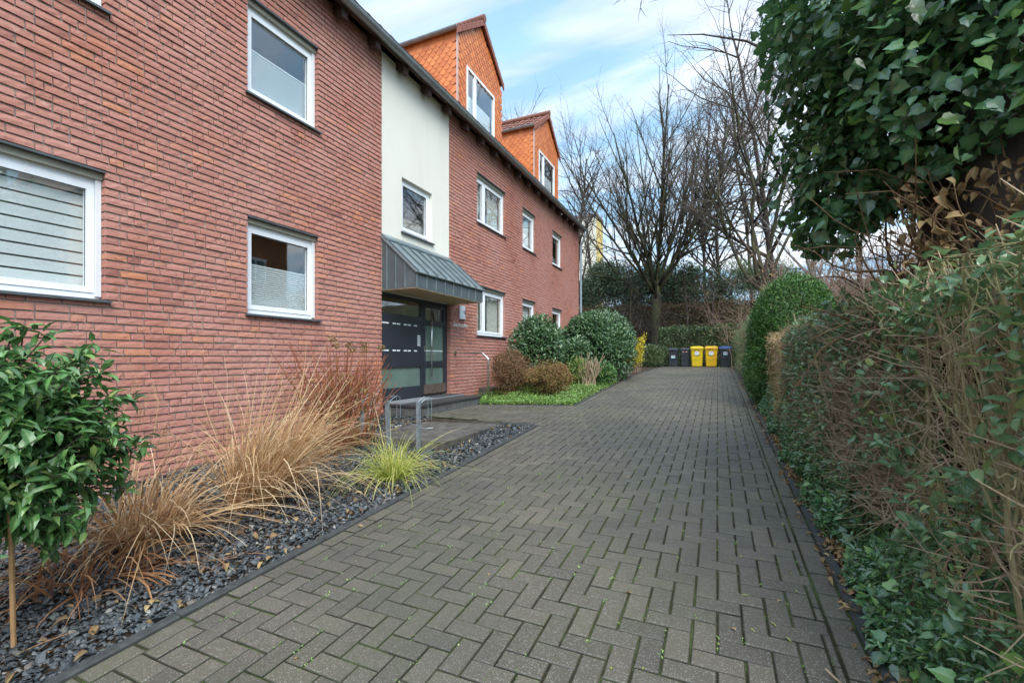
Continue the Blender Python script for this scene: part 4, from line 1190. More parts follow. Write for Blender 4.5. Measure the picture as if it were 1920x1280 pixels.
q = MB(); P = np.vstack([p[0][rng.integers(1, 5)] + rng.normal(size=(3, 3)) * .04 for p in pl]); leaf_cloud(q, DEADL, P, rdir(rng, len(P)), .075, rng, .3, -.7, .7)
q.build('withered_foliage', LM['dead'], hy, hbse)

# shrubs in the planted bed
def shrub(name, label, base, c, r, n, tmpl, size, mat, rng, amp=.2, lo=.55, jit=.7, out=.7, up=.25, extra=None, bark=BK['dark'], nst=14, cat='shrub', sub=5):
    base = np.array([base[0], base[1], float(G(base[0], base[1])) - .02]); t = thing(name, base, label, cat)
    q = MB(); c = np.array(c, float); r = np.array(r, float)
    P, Nn = ell_points(rng, n, c, r, lo, 1.0, amp * 1.35, base[2] + .02)
    if sub:      # satellites give a billowing outline
        for k_ in range(sub):
            d = rdir(rng, 1)[0]; d[2] = abs(d[2]) * .9
            P2, N2 = ell_points(rng, n // 6, c + d * r * rng.uniform(.6, .82), r * rng.uniform(.30, .5), .4, 1., amp, base[2] + .02); P, Nn = np.vstack([P, P2]), np.vstack([Nn, N2])
    leaf_cloud(q, tmpl, P, Nn, size, rng, out, up, jit)
    q.build('foliage', mat, t, base)
    q = MB(); pl = []
    for k_ in range(nst):
        d = rdir(rng, 1)[0]; d[2] = abs(d[2]) * .7; e = c + d * r * .85; s = base + np.array([*rng.normal(size=2) * .06, -.05]); m_ = (s + e) / 2 + np.array([0, 0, .1]) * r[2]
        pl.append((np.array([s, m_, e]), np.array([.014, .010, .004]) * max(.5, min(r[2], 1.2))))
    tubes(q, pl, 5); q.build('branch', bark, t, base)
    return t
rng = np.random.default_rng(31)
shrub('cherry_laurel', 'rounded cherry laurel before the small ground floor windows, left of the taller one', (-4.55, 11.6), (-4.6, 11.7, .18), (.72, .70, .98), 4200, OVAL, .10, LM['bush'], rng)
shrub('cherry_laurel', 'largest cherry laurel, a dark green dome reaching the driveway edge', (-3.75, 14.6), (-3.62, 14.6, .30), (1.26, 1.6, 1.18), 11500, OVAL, .105, LM['bush'], rng, sub=9)
shrub('cherry_laurel', 'low cherry laurel between the two taller cherry laurels behind the azaleas', (-3.85, 12.9), (-3.95, 12.9, -.05), (.60, .6, .68), 2600, OVAL, .10, LM['bush'], rng)
shrub('azalea', 'dark red brown azalea against the brick beside the handrail', (-4.75, 10.45), (-4.78, 10.45, -.38), (.52, .55, .60), 5600, OVAL, .038, LM['azalea2'], rng, .36, .4, .9)
shrub('azalea', 'bronze and olive azalea mound in front of the darker azalea', (-3.68, 10.35), (-3.70, 10.35, -.52), (.64, .55, .40), 7500, OVAL, .038, LM['azalea'], rng, .36, .4, .9)
shrub('garden_shrub', 'small yellow green bush behind the pruned stump', (-3.55, 12.2), (-3.55, 12.2, -.42), (.36, .35, .42), 1000, OVAL, .06, LM['lime'], rng)
shrub('garden_shrub', 'small bright green bush at the driveway edge under the largest cherry laurel', (-2.92, 12.75), (-2.93, 12.8, -.50), (.34, .42, .34), 1300, OVAL, .07, LM['laurel'], rng)
shrub('garden_shrub', 'low leafy green shrub at the far end between yellow blossom and the bins', (-2.95, 24.6), (-3.15, 24.6, .05), (.75, .8, .62), 3600, OVAL, .085, LM['ivyfar'], rng)
# yellow blossom shrub
fb = np.array([-2.95, 18.3, float(G(-3.12, 17.9))]); ft = thing('forsythia', fb, 'shrub of bright yellow blossom peeping out behind the largest cherry laurel', 'shrub')
q = MB(); pl = stems(q, rng, fb + (-.05, 0, 0), 26, 1.40, .40, .008, .05, 5, 4, .1); q.build('stem', BK['tan'], ft, fb)
q = MB()
P = np.vstack([p[0][2:][:, None] + rng.normal(size=(4, 26, 3)) * .05 for p in pl]).reshape(-1, 3); leaf_cloud(q, ROUND, P, rdir(rng, len(P)), .055, rng, .5, .1, .9); q.build('blossom', LM['flower'], ft, fb)
# pruned stump
pb = np.array([-3.22, 12.15, float(G(-3.22, 12.15))]); q = MB(); pl = stems(q, rng, pb, 42, .95, .48, .017, .10, 5, 6, .09)
q2 = []
for P, R in pl:
    d = unit(rng.normal(size=3) + (0, 0, 1.2)); q2.append((np.array([P[3], P[3] + d * .12, P[3] + d * rng.uniform(.15, .3)]), np.array([.009, .008, .006])))
tubes(q, q2, 5)
tag(q.build('pruned_shrub', BK['tan'], origin=pb), 'hard pruned bare shrub of pale brown branch stubs beside the driveway', 'pruned shrub')
# ground cover
n = 15000
P = np.stack([rng.uniform(-5.3, -2.66, n), 8.97 + 4.6 * rng.uniform(0, 1, n) ** 1.6], -1)
hgt = .06 + .12 * (.5 + .5 * np.sin(P[:, 0] * 5 + 1) * np.sin(P[:, 1] * 4.3)) * np.clip((-2.62 - P[:, 0]) / .25, .25, 1) * np.clip((P[:, 1] - 8.93) / .25, .3, 1)
P = np.column_stack([P, G(P[:, 0], P[:, 1]) + rng.uniform(.1, 1, n) * hgt])
q = MB(); leaf_cloud(q, OVAL, P, np.repeat([[0, 0, 1.]], n, 0), .045, rng, .15, .0, 1., 1., .3)
tag(q.build('ground_cover', LM['cover']), 'bright green pachysandra carpet in front of the azaleas', 'ground cover', kind='stuff')
q = MB(); q.box(-5.69, -5.30, 10.5, 11.6, -1.3, -.80)
tag(q.build('light_well', MAT['conc'], origin=(-5.5, 11, -.9)), 'pale concrete light well rim at the wall behind the azaleas', 'light well')

# ------------------------------------------------------------------ right-hand hedges
rng = np.random.default_rng(41)
# near privet hedge: bare stems, twigs, sparse leaves
hbase = np.array([1.25, 3.6, float(gz(3.6))]); hd = thing('privet_hedge', hbase, 'tall straggly privet hedge with bare stems and sparse leaves at the right edge', 'hedge')
q = MB(); pl = []; cfg = [dict(seg=6, wig=.055, up=.03, kids=(4, 7), ang=(15, 45), ratio=(.28, .52), start=.3), dict(seg=4, wig=.13, up=.06, kids=(2, 5), ang=(25, 65), ratio=(.35, .6), start=.2), dict(seg=3, wig=.18, up=.05, kids=(0, 0), ang=(0, 0), ratio=(0, 0), start=0)]
ystart = np.concatenate([rng.uniform(1.3, 4.6, 84), rng.uniform(4.6, 7.0, 44)])
for yy in ystart:
    x = rng.uniform(1.0, 1.6); dense = yy > 4.6
    grow(pl, rng, (x, yy, float(gz(yy)) - .05), (rng.normal() * .10 - .06, rng.normal() * .24, 1.), rng.uniform(1.35, 1.85), rng.uniform(.009, .019), 0, cfg, .35)
keep = []
for P, R in pl:
    P[:, 2] = np.minimum(P[:, 2], .36 + .04 * np.sin(P[:, 1] * 3)); P[:, 0] = np.where(P[:, 0] < .86, .86 - (.86 - P[:, 0]) * .25, P[:, 0]); keep.append((P, R))
tubes(q, keep, 5); q.build('stem', BK['privet'], hd, hbase)
# fine twigs
q = MB(); tw = []
for i in range(7800):
    far = rng.uniform() < .74
    yy = rng.uniform(3.4, 7.2) if far else rng.uniform(1.5, 4.4)
    p = np.array([rng.uniform(.84, 1.02) if rng.uniform() < .6 else rng.uniform(.9, 1.5), yy, rng.uniform(-1.0, .34)]); d = unit(rng.normal(size=3) + np.array([-.2, 0, .5])); L = rng.uniform(.08, .28)
    if p[2] < gz(yy): continue
    tw.append((np.array([p, p + d * L * .5 + rng.normal(size=3) * .012, p + d * L]), np.array([.0034, .0026, .0016])))
tubes(q, tw, 3); q.build('twig', BK['tan'], hd, hbase)
# leaves: top fringe, some on the face
q = MB()
n = 8500; P = np.stack([rng.uniform(.80, 1.9, n), rng.uniform(1.4, 7.1, n), .26 + rng.normal(size=n) * .10], -1); P[:, 2] = np.minimum(P[:, 2], .44)
leaf_cloud(q, ROUND, P, np.repeat([[-.2, 0, 1.]], n, 0), .056, rng, .4, .1, .9)
n = 8200; yy = rng.uniform(1.4, 7.1, n); P = np.stack([.78 + np.abs(rng.normal(size=n)) * .16, yy, rng.uniform(-.95, .30, n)], -1); P = P[(P[:, 2] > gz(yy) + .1)]
cl = np.sin(P[:, 1] * 4.1 + 1) * np.sin(P[:, 2] * 5.3 + P[:, 1]); P = P[((cl > .0) | (P[:, 1] > 4.8)) & (rng.uniform(size=len(P)) < np.interp(P[:, 1], [3.2, 5.0], [.75, 1.]))]
leaf_cloud(q, ROUND, P, np.repeat([[-1., 0, .2]], len(P), 0), .054, rng, .5, .1, .9)
q.build('foliage', LM['privet'], hd, hbase)

# ivy and periwinkle at the hedge foot
n = 21000
yy = 1.3 + 13.5 * rng.uniform(0, 1, n) ** 1.35; xx_ = .76 + np.abs(rng.normal(size=n)) * .17 + .04 * np.sin(yy * 4) + .03 * np.sin(yy * 9.3)
top = np.interp(xx_, [.74, .86, 1.05, 1.4], [.10, .42, .75, .5]) * (.75 + .35 * np.sin(yy * 2.3) * np.sin(yy * 5.1)) * np.interp(yy, [1, 4, 7, 15], [.75, 1.0, 1.25, 1.0])
P = np.column_stack([xx_ - .05, yy, gz(yy) + top * rng.uniform(.02, 1, n)])
q = MB(); leaf_cloud(q, OVAL, P, np.repeat(unit(np.array([[-1., -.2, .5]])), n, 0), .046, rng, .5, .0, .9, .8, .5)
k_ = rng.choice(n, 1500, replace=False); k_ = k_[P[k_, 1] < 6]; leaf_cloud(q, IVY, P[k_] + (-.02, 0, .02), np.repeat(unit(np.array([[-1., -.2, .6]])), len(k_), 0), .055, rng, .4, -.3, .8, .7, .7)
tag(q.build('ivy_ground_cover', LM['ivy']), 'dark glossy ivy and periwinkle spilling along the foot of the hedges', 'ground cover', kind='stuff')
# leaf litter along kerb
n = 2600; yy = 1.3 + 14 * rng.uniform(0, 1, n) ** 1.5; P = np.column_stack([  .675 + np.abs(rng.normal(size=n)) * .07 - .10 * (rng.uniform(size=n) < .12), yy, gz(yy) + rng.uniform(.004, .03, n)])
q = MB(); leaf_cloud(q, DEADL, P, rdir(rng, n) * (1, 1, .2), .045, rng, 1., 0, .3, 1.2, .0)
tag(q.build('leaf_litter', LM['dead']), 'rotting brown leaves along the kerb under the hedge', 'leaf litter', kind='stuff')

def boxhedge(name, label, x0, x1, y0, y1, zt, n, tmpl, size, mat, rng, amp=.10, twigs=0, tmat=None, cat='hedge', zb=None, depth=.35, jit=.8):
    b = np.array([(x0 + x1) / 2, (y0 + y1) / 2, float(terrain((x0 + x1) / 2, (y0 + y1) / 2))]); t = thing(name, b, label, cat)
    zz0 = b[2] if zb is None else zb
    a1, a2, a3 = (y1 - y0) * (zt - zz0), (y1 - y0) * (x1 - x0), (x1 - x0) * (zt - zz0)
    w = np.array([a1, a1 * .35, a2, a3, a3 * .5]); w /= w.sum(); f = rng.choice(5, n, p=w)
    u, v = rng.uniform(0, 1, n), rng.uniform(0, 1, n); dp = np.abs(rng.normal(size=n)) * depth * .5
    x = np.select([f == 0, f == 1, f >= 2], [x0 + dp, x1 - dp, x0 + u * (x1 - x0)]); y = np.select([f <= 1, f == 2, f == 3, f == 4], [y0 + u * (y1 - y0), y0 + v * (y1 - y0), y0 + dp, y1 - dp])
    z = np.where(f == 2, zt - dp, zz0 + v * (zt - zz0))
    Nn = np.array([(-1, 0, .1), (1, 0, .1), (0, 0, 1), (0, -1, .1), (0, 1, .1)], float)[f]
    bump_ = amp * (np.sin(y * 2.1 + z * 1.7) + np.sin(y * 4.7 - z * 3.1 + x * 3) * .6 + np.sin(x * 5.3 + z * 4.1) * .4)
    P = np.stack([x, y, z], -1) + Nn * bump_[:, None]; m_ = P[:, 2] > zz0 - .1; P, Nn = P[m_], Nn[m_]
    q = MB(); leaf_cloud(q, tmpl, P, Nn, size, rng, .6, .15, jit); q.build('foliage', mat, t, b)
    if twigs:
        q = MB(); k_ = rng.choice(len(P), twigs); d = unit(Nn[k_] * .6 + rdir(rng, twigs) * .8 + (0, 0, .4)); L = rng.uniform(.12, .4, twigs)[:, None]
        p = P[k_] - d * L * .6; tubes(q, [(np.array([a_, b_]), np.array([.0045, .002])) for a_, b_ in zip(p, p + d * L)], 3); q.build('twig', tmat, t, b)
    return t
boxhedge('hornbeam_hedge', 'clipped hornbeam hedge holding dry tan leaves before the yew', .82, 1.75, 6.9, 9.3, .38, 14000, OVAL, .040, LM['tan'], rng, .05, 1800, BK['tan'])
boxhedge('conifer_hedge', 'pale grey green conifer hedge along the far right of the driveway', .82, 1.9, 11.0, 25.0, 1.05, 21000, NARROW, .085, LM['conifer'], rng, .11, 2200, BK['tan'])
# yew dome
yb = np.array([1.32, 9.95, float(gz(9.95))]); yt = thing('yew', yb, 'dense dark green clipped yew dome standing above the tan hedge', 'shrub'); q = MB()
P, Nn = ell_points(rng, 46000, (1.34, 9.95, .42), (.80, .85, 1.06), .80, 1.0, .17); 
P2, N2 = ell_points(rng, 16000, (1.02, 10.0, -.15), (.56, .8, .85), .78, 1.0, .10); P, Nn = np.vstack([P, P2]), np.vstack([Nn, N2]); m_ = P[:, 2] > yb[2]
leaf_cloud(q, T_quad(.38, .05), P[m_], Nn[m_], .046, rng, .7, .25, .9); q.build('foliage', LM['yew'], yt, yb)
q = MB(); stems(q, rng, yb, 14, 1.7, .4, .03, .06, 5, 5, .1); q.build('trunk', BK['dark'], yt, yb)

# ivy-clad tree at right
rng = np.random.default_rng(51)
tb = np.array([1.62, 3.75, float(gz(3.75))]); it = thing('ivy_clad_tree', tb, 'old trunk smothered in large leaved ivy overhanging the hedge at upper right', 'tree')
q = MB()
pl = [(np.array([tb, tb + (-.02, .05, 1.0), tb + (-.05, .1, 2.0), tb + (.0, .2, 3.4), tb + (.1, .3, 5.5)]), np.array([.40, .36, .34, .30, .2]))]
pl.append((np.array([tb + (-.05, .1, 2.9), (1.2, 4.0, 2.1), (.61, 4.6, 2.54), (.26, 5.0, 3.09), (-.15, 5.3, 3.47), (-.53, 5.5, 3.70)]), np.array([.06, .03, .015, .011, .007, .003])))
tubes(q, pl, 12); q = MB(); tk = []
P0, R0 = pl[0]; tt = np.linspace(0, 1, 40); Pc = np.stack([np.interp(tt * 4, np.arange(5), P0[:, k_]) for k_ in range(3)], -1); Rc = np.interp(tt * 4, np.arange(5), R0)
an = np.arange(28) / 28 * 2 * np.pi; wob = 1 + .13 * np.sin(an * 3 + 1)[None] + .08 * np.sin(an[None] * 7 + tt[:, None] * 9) + rng.normal(size=(40, 28)) * .035
V = Pc[:, None] + (Rc[:, None] * wob)[..., None] * np.stack([np.cos(an), np.sin(an), 0 * an], -1)[None]
i_ = np.arange(39)[:, None] * 28; j_ = np.arange(28)[None]; F = np.stack([i_ + j_, i_ + (j_ + 1) % 28, i_ + 28 + (j_ + 1) % 28, i_ + 28 + j_], -1).reshape(-1, 4)
q.add(V.reshape(-1, 3), F); tubes(q, pl[1:], 8); q.build('trunk', BK['dark'], it, tb, True)
# bare hanging twigs from the crown out of frame
q = MB(); pl = []
cfgb = [dict(seg=8, wig=.07, up=-.03, kids=(13, 18), ang=(25, 70), ratio=(.18, .42), start=.2), dict(seg=4, wig=.12, up=-.04, kids=(2, 4), ang=(25, 60), ratio=(.3, .6), start=.2), dict(seg=3, wig=.12, up=-.06, kids=(0, 0), ang=(0, 0), ratio=(0, 0), start=0)]
for s, d, L in (((1.2, 5.0, 3.15), (-1, .55, .22), 2.2), ((1.1, 4.6, 4.1), (-1, .35, .1), 1.9), ((.4, 4.6, 4.6), (-1, .3, -.1), 1.5), ((1.3, 5.2, 2.5), (-.9, .7, .25), 1.7)):
    grow(pl, rng, s, d, L, .007, 0, cfgb, .3)
pl += [(np.array([tb + (0, .2, 3.4), np.array(s), ]), np.array([.03, .007])) for s in ((1.1, 4.6, 4.1), (1.2, 5.0, 3.15))] + [(np.array([(1.1, 4.6, 4.1), (.4, 4.6, 4.6)]), np.array([.012, .006])), (np.array([(1.9, 3.8, 2.0), (1.3, 5.2, 2.5)]), np.array([.012, .006]))]
tubes(q, pl, 5); q.build('branch', BK['twig'], it, tb)
# ivy foliage: overlapping shingle-like shells
q = MB(); Ps, Ns = [], []
for c, r, n in (((1.35, 3.75, 1.75), (.72, .85, .72), 2600), ((1.15, 3.9, 2.3), (.75, .9, .7), 2400), ((.92, 4.25, 1.55), (.42, .6, .55), 1300), ((1.9, 3.3, 2.2), (.7, .8, .9), 1500), ((1.0, 4.3, 2.9), (.6, .7, .6), 1300), ((.85, 4.1, 1.05), (.30, .42, .34), 420), ((1.75, 4.6, 1.6), (.6, .6, 1.0), 700)):
    P, Nn = ell_points(rng, n, c, r, .70, 1.02, .20); Ps.append(P); Ns.append(Nn)
    P, Nn = ell_points(rng, n // 2, c, np.array(r) * 1.12, .9, 1.1, .3); Ps.append(P); Ns.append(Nn)
P, Nn = np.vstack(Ps), np.vstack(Ns)
# leave the trunk base open: drop leaves low and right
m_ = ~((P[:, 2] < .95 + .5 * (P[:, 0] - 1.0)) & (P[:, 0] > .95)) & (P[:, 2] > .80 - .25 * (P[:, 0] > .95)); P, Nn = P[m_], Nn[m_]
leaf_cloud(q, IVY, P, Nn, .066, rng, .35, -.5, .95, .55, .6, svar=.55); q.build('ivy_foliage', LM['ivy'], it, tb)
q = MB(); n = 210
n = 520; P = np.stack([rng.uniform(.95, 1.75, n), rng.uniform(3.05, 3.7, n), rng.uniform(.35, 1.05, n)], -1); P = P[(P[:, 2] < 1.0 + .1 * (P[:, 0] - 1.0)) & (np.sin(P[:, 0] * 9 + P[:, 2] * 7) > -.6)]
leaf_cloud(q, DEADL, P, np.repeat([[-.6, -.6, 0.]], len(P), 0), .055, rng, .4, -.7, .8, .3, .6, None, .5); q.build('dead_foliage', LM['dead'], it, tb)
q = MB(); pl = []
for i in range(120):
    a_ = rng.uniform(2.6, 5.4); s = tb + np.array([math.cos(a_) * .42, math.sin(a_) * .42, 0]); s[2] = rng.uniform(-.1, .6); d = unit(np.array([rng.normal() * .5 - .15, rng.normal() * .15, 1.])); L = rng.uniform(.5, 1.3); P = [s]
    for k_ in range(6):
        d = unit(d + rng.normal(size=3) * .33); P.append(P[-1] + d * L / 6)
    pl.append((np.array(P), np.linspace(rng.choice([.004, .006, .013]), .0025, 7)))
tubes(q, pl, 5); q.build('ivy_stem', BK['vine'], it, tb)

# ------------------------------------------------------------------ background
rng = np.random.default_rng(61)
boxhedge('ivy_hedge', 'ivy covered hedge directly behind the bins', -2.9, 1.6, 26.3, 27.2, 1.62, 9500, ROUND, .10, LM['ivyfar'], rng, .10, 300, BK['dark'])
boxhedge('beech_hedge', 'dark red brown beech hedge on the bank behind the trees', -12, 3.2, 31.2, 32.0, 3.45, 22000, OVAL, .13, LM['rust'], rng, .12, 2600, BK['dark'], zb=.6)
# wire fence
fo = np.array([-4.1, 27.0, float(terrain(-4.1, 27.0))]); fe = thing('wire_fence', fo, 'low green wire mesh fence left of the ivy hedge', 'fence')
for x in (-5.6, -4.35, -3.05):
    q = MB(); z = float(terrain(x, 27)); q.box(x - .035, x + .035, 26.97, 27.03, z - .2, z + 1.55); q.build('post', MAT['wire'], fe, fo)
q = MB(); z = float(terrain(-4.3, 27)); pl = [(np.array([(x, 27, z), (x, 27, z + 1.4)]), np.array([.004, .004])) for x in np.arange(-5.6, -3.05, .06)] + [(np.array([(-5.6, 26.99, z + h_), (-3.05, 26.99, z + h_)]), np.array([.005, .005])) for h_ in np.arange(.05, 1.45, .2)]
tubes(q, pl, 4); q.build('mesh_panel', MAT['wire'], fe, fo)

def bare_tree(name, label, base, cfg, limbs, rng, bark, trunk=None, cat='tree', sides=5, twigbark=None):
    b = np.array([base[0], base[1], float(terrain(base[0], base[1])) - .1]); t = thing(name, b, label, cat); pl = []; tr = []
    if trunk is not None: tr.append((np.array([b + np.array(p) for p, _ in trunk]), np.array([r for _, r in trunk])))
    for off, d, L, R in limbs: grow(pl, rng, b + np.array(off), d, L, R, 0, cfg, .28)
    big = [p for p in pl if p[1][0] > .03]; small = [p for p in pl if p[1][0] <= .03]
    q = MB(); tubes(q, tr + [], 12) if tr else None
    tubes(q, big, 7)
    q.build('trunk', bark, t, b, True)
    if small:
        q = MB(); tubes(q, small, 3); q.build('crown', twigbark or BK['twig'], t, b)
    return t
cfgA = [dict(seg=9, wig=.035, up=.025, kids=(9, 13), ang=(18, 42), ratio=(.30, .55), start=.18), dict(seg=6, wig=.05, up=.04, kids=(5, 9), ang=(18, 45), ratio=(.30, .55), start=.2), dict(seg=4, wig=.07, up=.04, kids=(3, 5), ang=(20, 50), ratio=(.3, .6), start=.15), dict(seg=3, wig=.08, up=.03, kids=(0, 0), ang=(0, 0), ratio=(0, 0), start=0)]
limbs = []
for i in range(20):
    a = i * 2.4; k_ = (.25 + 1.05 * rng.uniform()) if i < 17 else .10
    limbs.append(((0, 0, rng.uniform(2.7, 4.4)), (math.cos(a) * k_, math.sin(a) * k_ * .8, 1.0), rng.uniform(11.0, 14.0) * (1 - .20 * k_), rng.uniform(.065, .115)))
bare_tree('bare_tree', 'broad bare tree fanning from a thick straight trunk behind the driveway end', (-3.5, 29.4), cfgA, limbs, rng, BK['main'],
          [((0, 0, 0), .34), ((0, 0, .5), .30), ((.02, 0, 2.0), .28), ((.03, 0, 3.6), .27), ((.03, 0, 4.5), .16)])
cfgB = [dict(seg=10, wig=.10, up=.05, kids=(10, 14), ang=(25, 60), ratio=(.35, .6), start=.2), dict(seg=7, wig=.12, up=.06, kids=(5, 8), ang=(25, 60), ratio=(.30, .55), start=.2), dict(seg=5, wig=.12, up=.03, kids=(4, 7), ang=(25, 60), ratio=(.3, .6), start=.15), dict(seg=3, wig=.12, up=.0, kids=(0, 0), ang=(0, 0), ratio=(0, 0), start=0)]
bare_tree('bare_tree', 'leaning mossy tree with crooked forking limbs behind the yew', (2.0, 22.0), cfgB,
          [((-.35, 0, 3.5), (-.75, .1, .75), 7.5, .085), ((-.35, 0, 3.6), (-.32, -.2, 1.), 10.5, .09), ((-.2, .1, 3.2), (.05, .1, 1.), 11.5, .09), ((-.3, 0, 4.4), (-.5, .3, .9), 7.5, .065), ((0, 0, 3.9), (.4, 0, 1.), 9., .065), ((-.2, 0, 3.9), (-.15, .3, 1.), 10., .075)], rng, BK['main'],
          [((.3, 0, 0), .24), ((.15, 0, 1.2), .20), ((0, 0, 2.6), .19), ((-.3, 0, 3.7), .15)])
cfgC = [dict(seg=10, wig=.05, up=.04, kids=(18, 26), ang=(22, 55), ratio=(.20, .42), start=.18), dict(seg=5, wig=.10, up=.05, kids=(8, 12), ang=(25, 55), ratio=(.3, .55), start=.15), dict(seg=4, wig=.12, up=-.02, kids=(0, 0), ang=(0, 0), ratio=(0, 0), start=0)]
more = [('slender birch with a pale trunk right of the leaning mossy tree', (4.0, 23.5), 13, .11, BK['birch']), ('tall thin bare tree on the bank between the two large trees', (.2, 36.0), 17, .15, BK['dark']),
        ('thin dark bare tree rising behind the far corner of the brick building', (-9.2, 31.0), 14, .16, BK['dark']), ('thin bare tree behind the roof of the second dormer', (-14.5, 35.0), 17, .14, BK['twig']),
        ('upright bare tree with moss on its stem, furthest right before the ivy', (6.3, 26.0), 14, .13, BK['main']), ('tallest bare tree behind the leaning mossy tree', (3.4, 31.0), 20, .2, BK['dark']), ('spindly sapling beside the fence post, mossy yellow stem', (-5.0, 28.6), 7.0, .06, BK['main']), ('slim leaning sapling on the bank right of the thick trunk', (-1.6, 30.4), 6.5, .05, BK['twig']), ('crooked sapling between dark evergreens and ivy hedge', (-.3, 30.8), 6.0, .05, BK['twig']),
        ('thin bare tree beyond the far end of the gutter', (-10.5, 42.0), 16, .12, BK['twig']), ('dark slim tree farther back between the thick trunk and the leaning mossy tree', (-.9, 42.0), 18, .14, BK['dark']), ('slim grey tree beyond the dry tan brushwood', (2.4, 38.0), 17, .13, BK['twig']),
        ('twin stemmed bare tree at the far right above the thicket', (7.5, 21.5), 12, .11, BK['twig'])]
for lb, ps, L, R, bk in more:
    bare_tree('bare_tree', lb, ps, cfgC, [((0, 0, 0), (rng.normal() * .05, rng.normal() * .05, 1), L, R)] + ([((0.1, 0, .3), (.16, 0, 1), L * .85, R * .8)] if 'twin' in lb else []), rng, bk)

# dark evergreens on the bank
def bigbush(name, label, c, r, n, size, mat, rng, tmpl=OVAL, cat='shrub'):
    z = float(terrain(c[0], c[1]))
    return shrub(name, label, (c[0], c[1]), (c[0], c[1], c[2]), r, n, tmpl, size, mat, rng, .22, .55, .8, .6, .2, nst=10, sub=8, cat=cat)
bigbush('rhododendron', 'dark evergreen thicket beside the yellow edged tower block', (-7.6, 34.5, 4.7), (2.7, 1.8, 2.8), 8500, .17, LM['rhodo'], rng)
bigbush('rhododendron', 'dark evergreen mass just left of the thick tree trunk', (-4.6, 35.0, 4.4), (2.3, 1.6, 2.5), 7000, .17, LM['rhodo'], rng)
bigbush('rhododendron', 'grey green evergreen directly right of the thick tree trunk', (-1.5, 34.0, 3.9), (2.6, 1.6, 2.6), 6500, .16, LM['rhodo'], rng)
bigbush('evergreen_shrub', 'feathery green shrub above the beech hedge near the leaning tree', (2.0, 33.6, 3.9), (3.0, 1.6, 2.7), 6500, .17, LM['conifer'], rng, NARROW)
bigbush('evergreen_shrub', 'olive green bush behind the top of the yew', (4.6, 28.0, 2.4), (2.4, 1.6, 2.6), 5500, .14, LM['conifer'], rng, NARROW)
# twiggy thickets
def thicket(name, label, c, r, n, rng, bark, leafm=None):
    b = np.array([c[0], c[1], float(terrain(c[0], c[1]))]); q = MB(); pl = []
    t = thing(name, b, label, 'thicket')
    for i in range(n):
        s = b + np.array([rng.normal() * r[0] * .5, rng.normal() * r[1] * .5, 0]); d = unit(np.array([rng.normal() * .45, rng.normal() * .45, 1.])); L = rng.uniform(.4, 1.15) * r[2]; P = [s]
        for k_ in range(5):
            d = unit(d + rng.normal(size=3) * .22); P.append(P[-1] + d * L / 5)
        pl.append((np.array(P), np.linspace(.011, .004, 6)))
        for j in (2, 3, 4):
            for rep in range(2):
                dd = unit(d + rng.normal(size=3) * .6); pl.append((np.array([P[j], P[j] + dd * L * .15, P[j] + dd * L * .3]), np.array([.006, .004, .003])))
    tubes(q, pl, 3); q.build('stem', bark, t, b)
    if leafm:
        q = MB(); P = np.vstack([p[0] for p in pl]); k_ = rng.choice(len(P), min(len(P), n * 7)); P = P[k_] + rng.normal(size=(len(k_), 3)) * .1
        leaf_cloud(q, OVAL, P, rdir(rng, len(P)), .08, rng); q.build('foliage', leafm, t, b)
thicket('bramble_thicket', 'pinkish brown twiggy thicket between the yew and the ivy clad tree', (4.7, 14.5), (2.6, 2.2, 3.6), 900, rng, BK['pinkt'], LM['dead'])
thicket('bramble_thicket', 'dry tan brushwood above the far end of the conifer hedge', (3.0, 25.8), (1.5, 1.4, 3.4), 300, rng, BK['tan'], LM['tan'])
thicket('bramble_thicket', 'bare brown saplings and brush on the bank behind the fence', (-4.2, 30.3), (3.2, .8, 3.0), 150, rng, BK['twig'], LM['rust'])
thicket('bramble_thicket', 'tangled grey brown undergrowth filling the bank behind the beech hedge', (-2.5, 33.4), (8.5, 1.2, 4.6), 700, rng, BK['twig'], LM['rhodo'])
boxhedge('garden_hedge', 'unclipped olive hedge far right, mostly hidden behind the privet', 6.5, 8.5, 8.0, 30.0, 2.2, 9000, OVAL, .12, LM['conifer'], rng, .25, 800, BK['pinkt'])

# trees and houses across the street behind the camera are not seen; far tower block
to = np.array([-24.0, 76.0, 2.0]); tw_ = thing('tower_block', to, 'distant cream tower block with a yellow edge behind the bare trees', 'building')
q = MB(); q.box(-36, -17.21, 70, 74, 0, 22.0); q.build('wall', MAT['pale'], tw_, to)
q = MB(); q.box(-17.2, -17.1, 70.2, 74, 0, 22.0); q.build('yellow_panel', MAT['yellow'], tw_, to)
q = MB(); q.box(-36.2, -17.0, 69.8, 74.2, 22.01, 22.4); q.build('roof', plain('roof_edge', (.16, .12, .1), .8), tw_, to)
for fl in range(7):
    for x in (-33, -29.5, -26, -22.5):
        q = MB(); z = 2.0 + fl * 2.85; q.box(x - .9, x + .9, 69.93, 69.995, z, z + 1.5); w_ = q.build('window', MAT['white'], tw_, to)
        q = MB(); q.box(x - .8, x + .8, 69.90, 69.925, z + .1, z + 1.4); q.build('pane', plain('far_pane', (.06, .07, .08), .2), w_, to) if False else q.build('pane', MAT['satin'], w_, to)

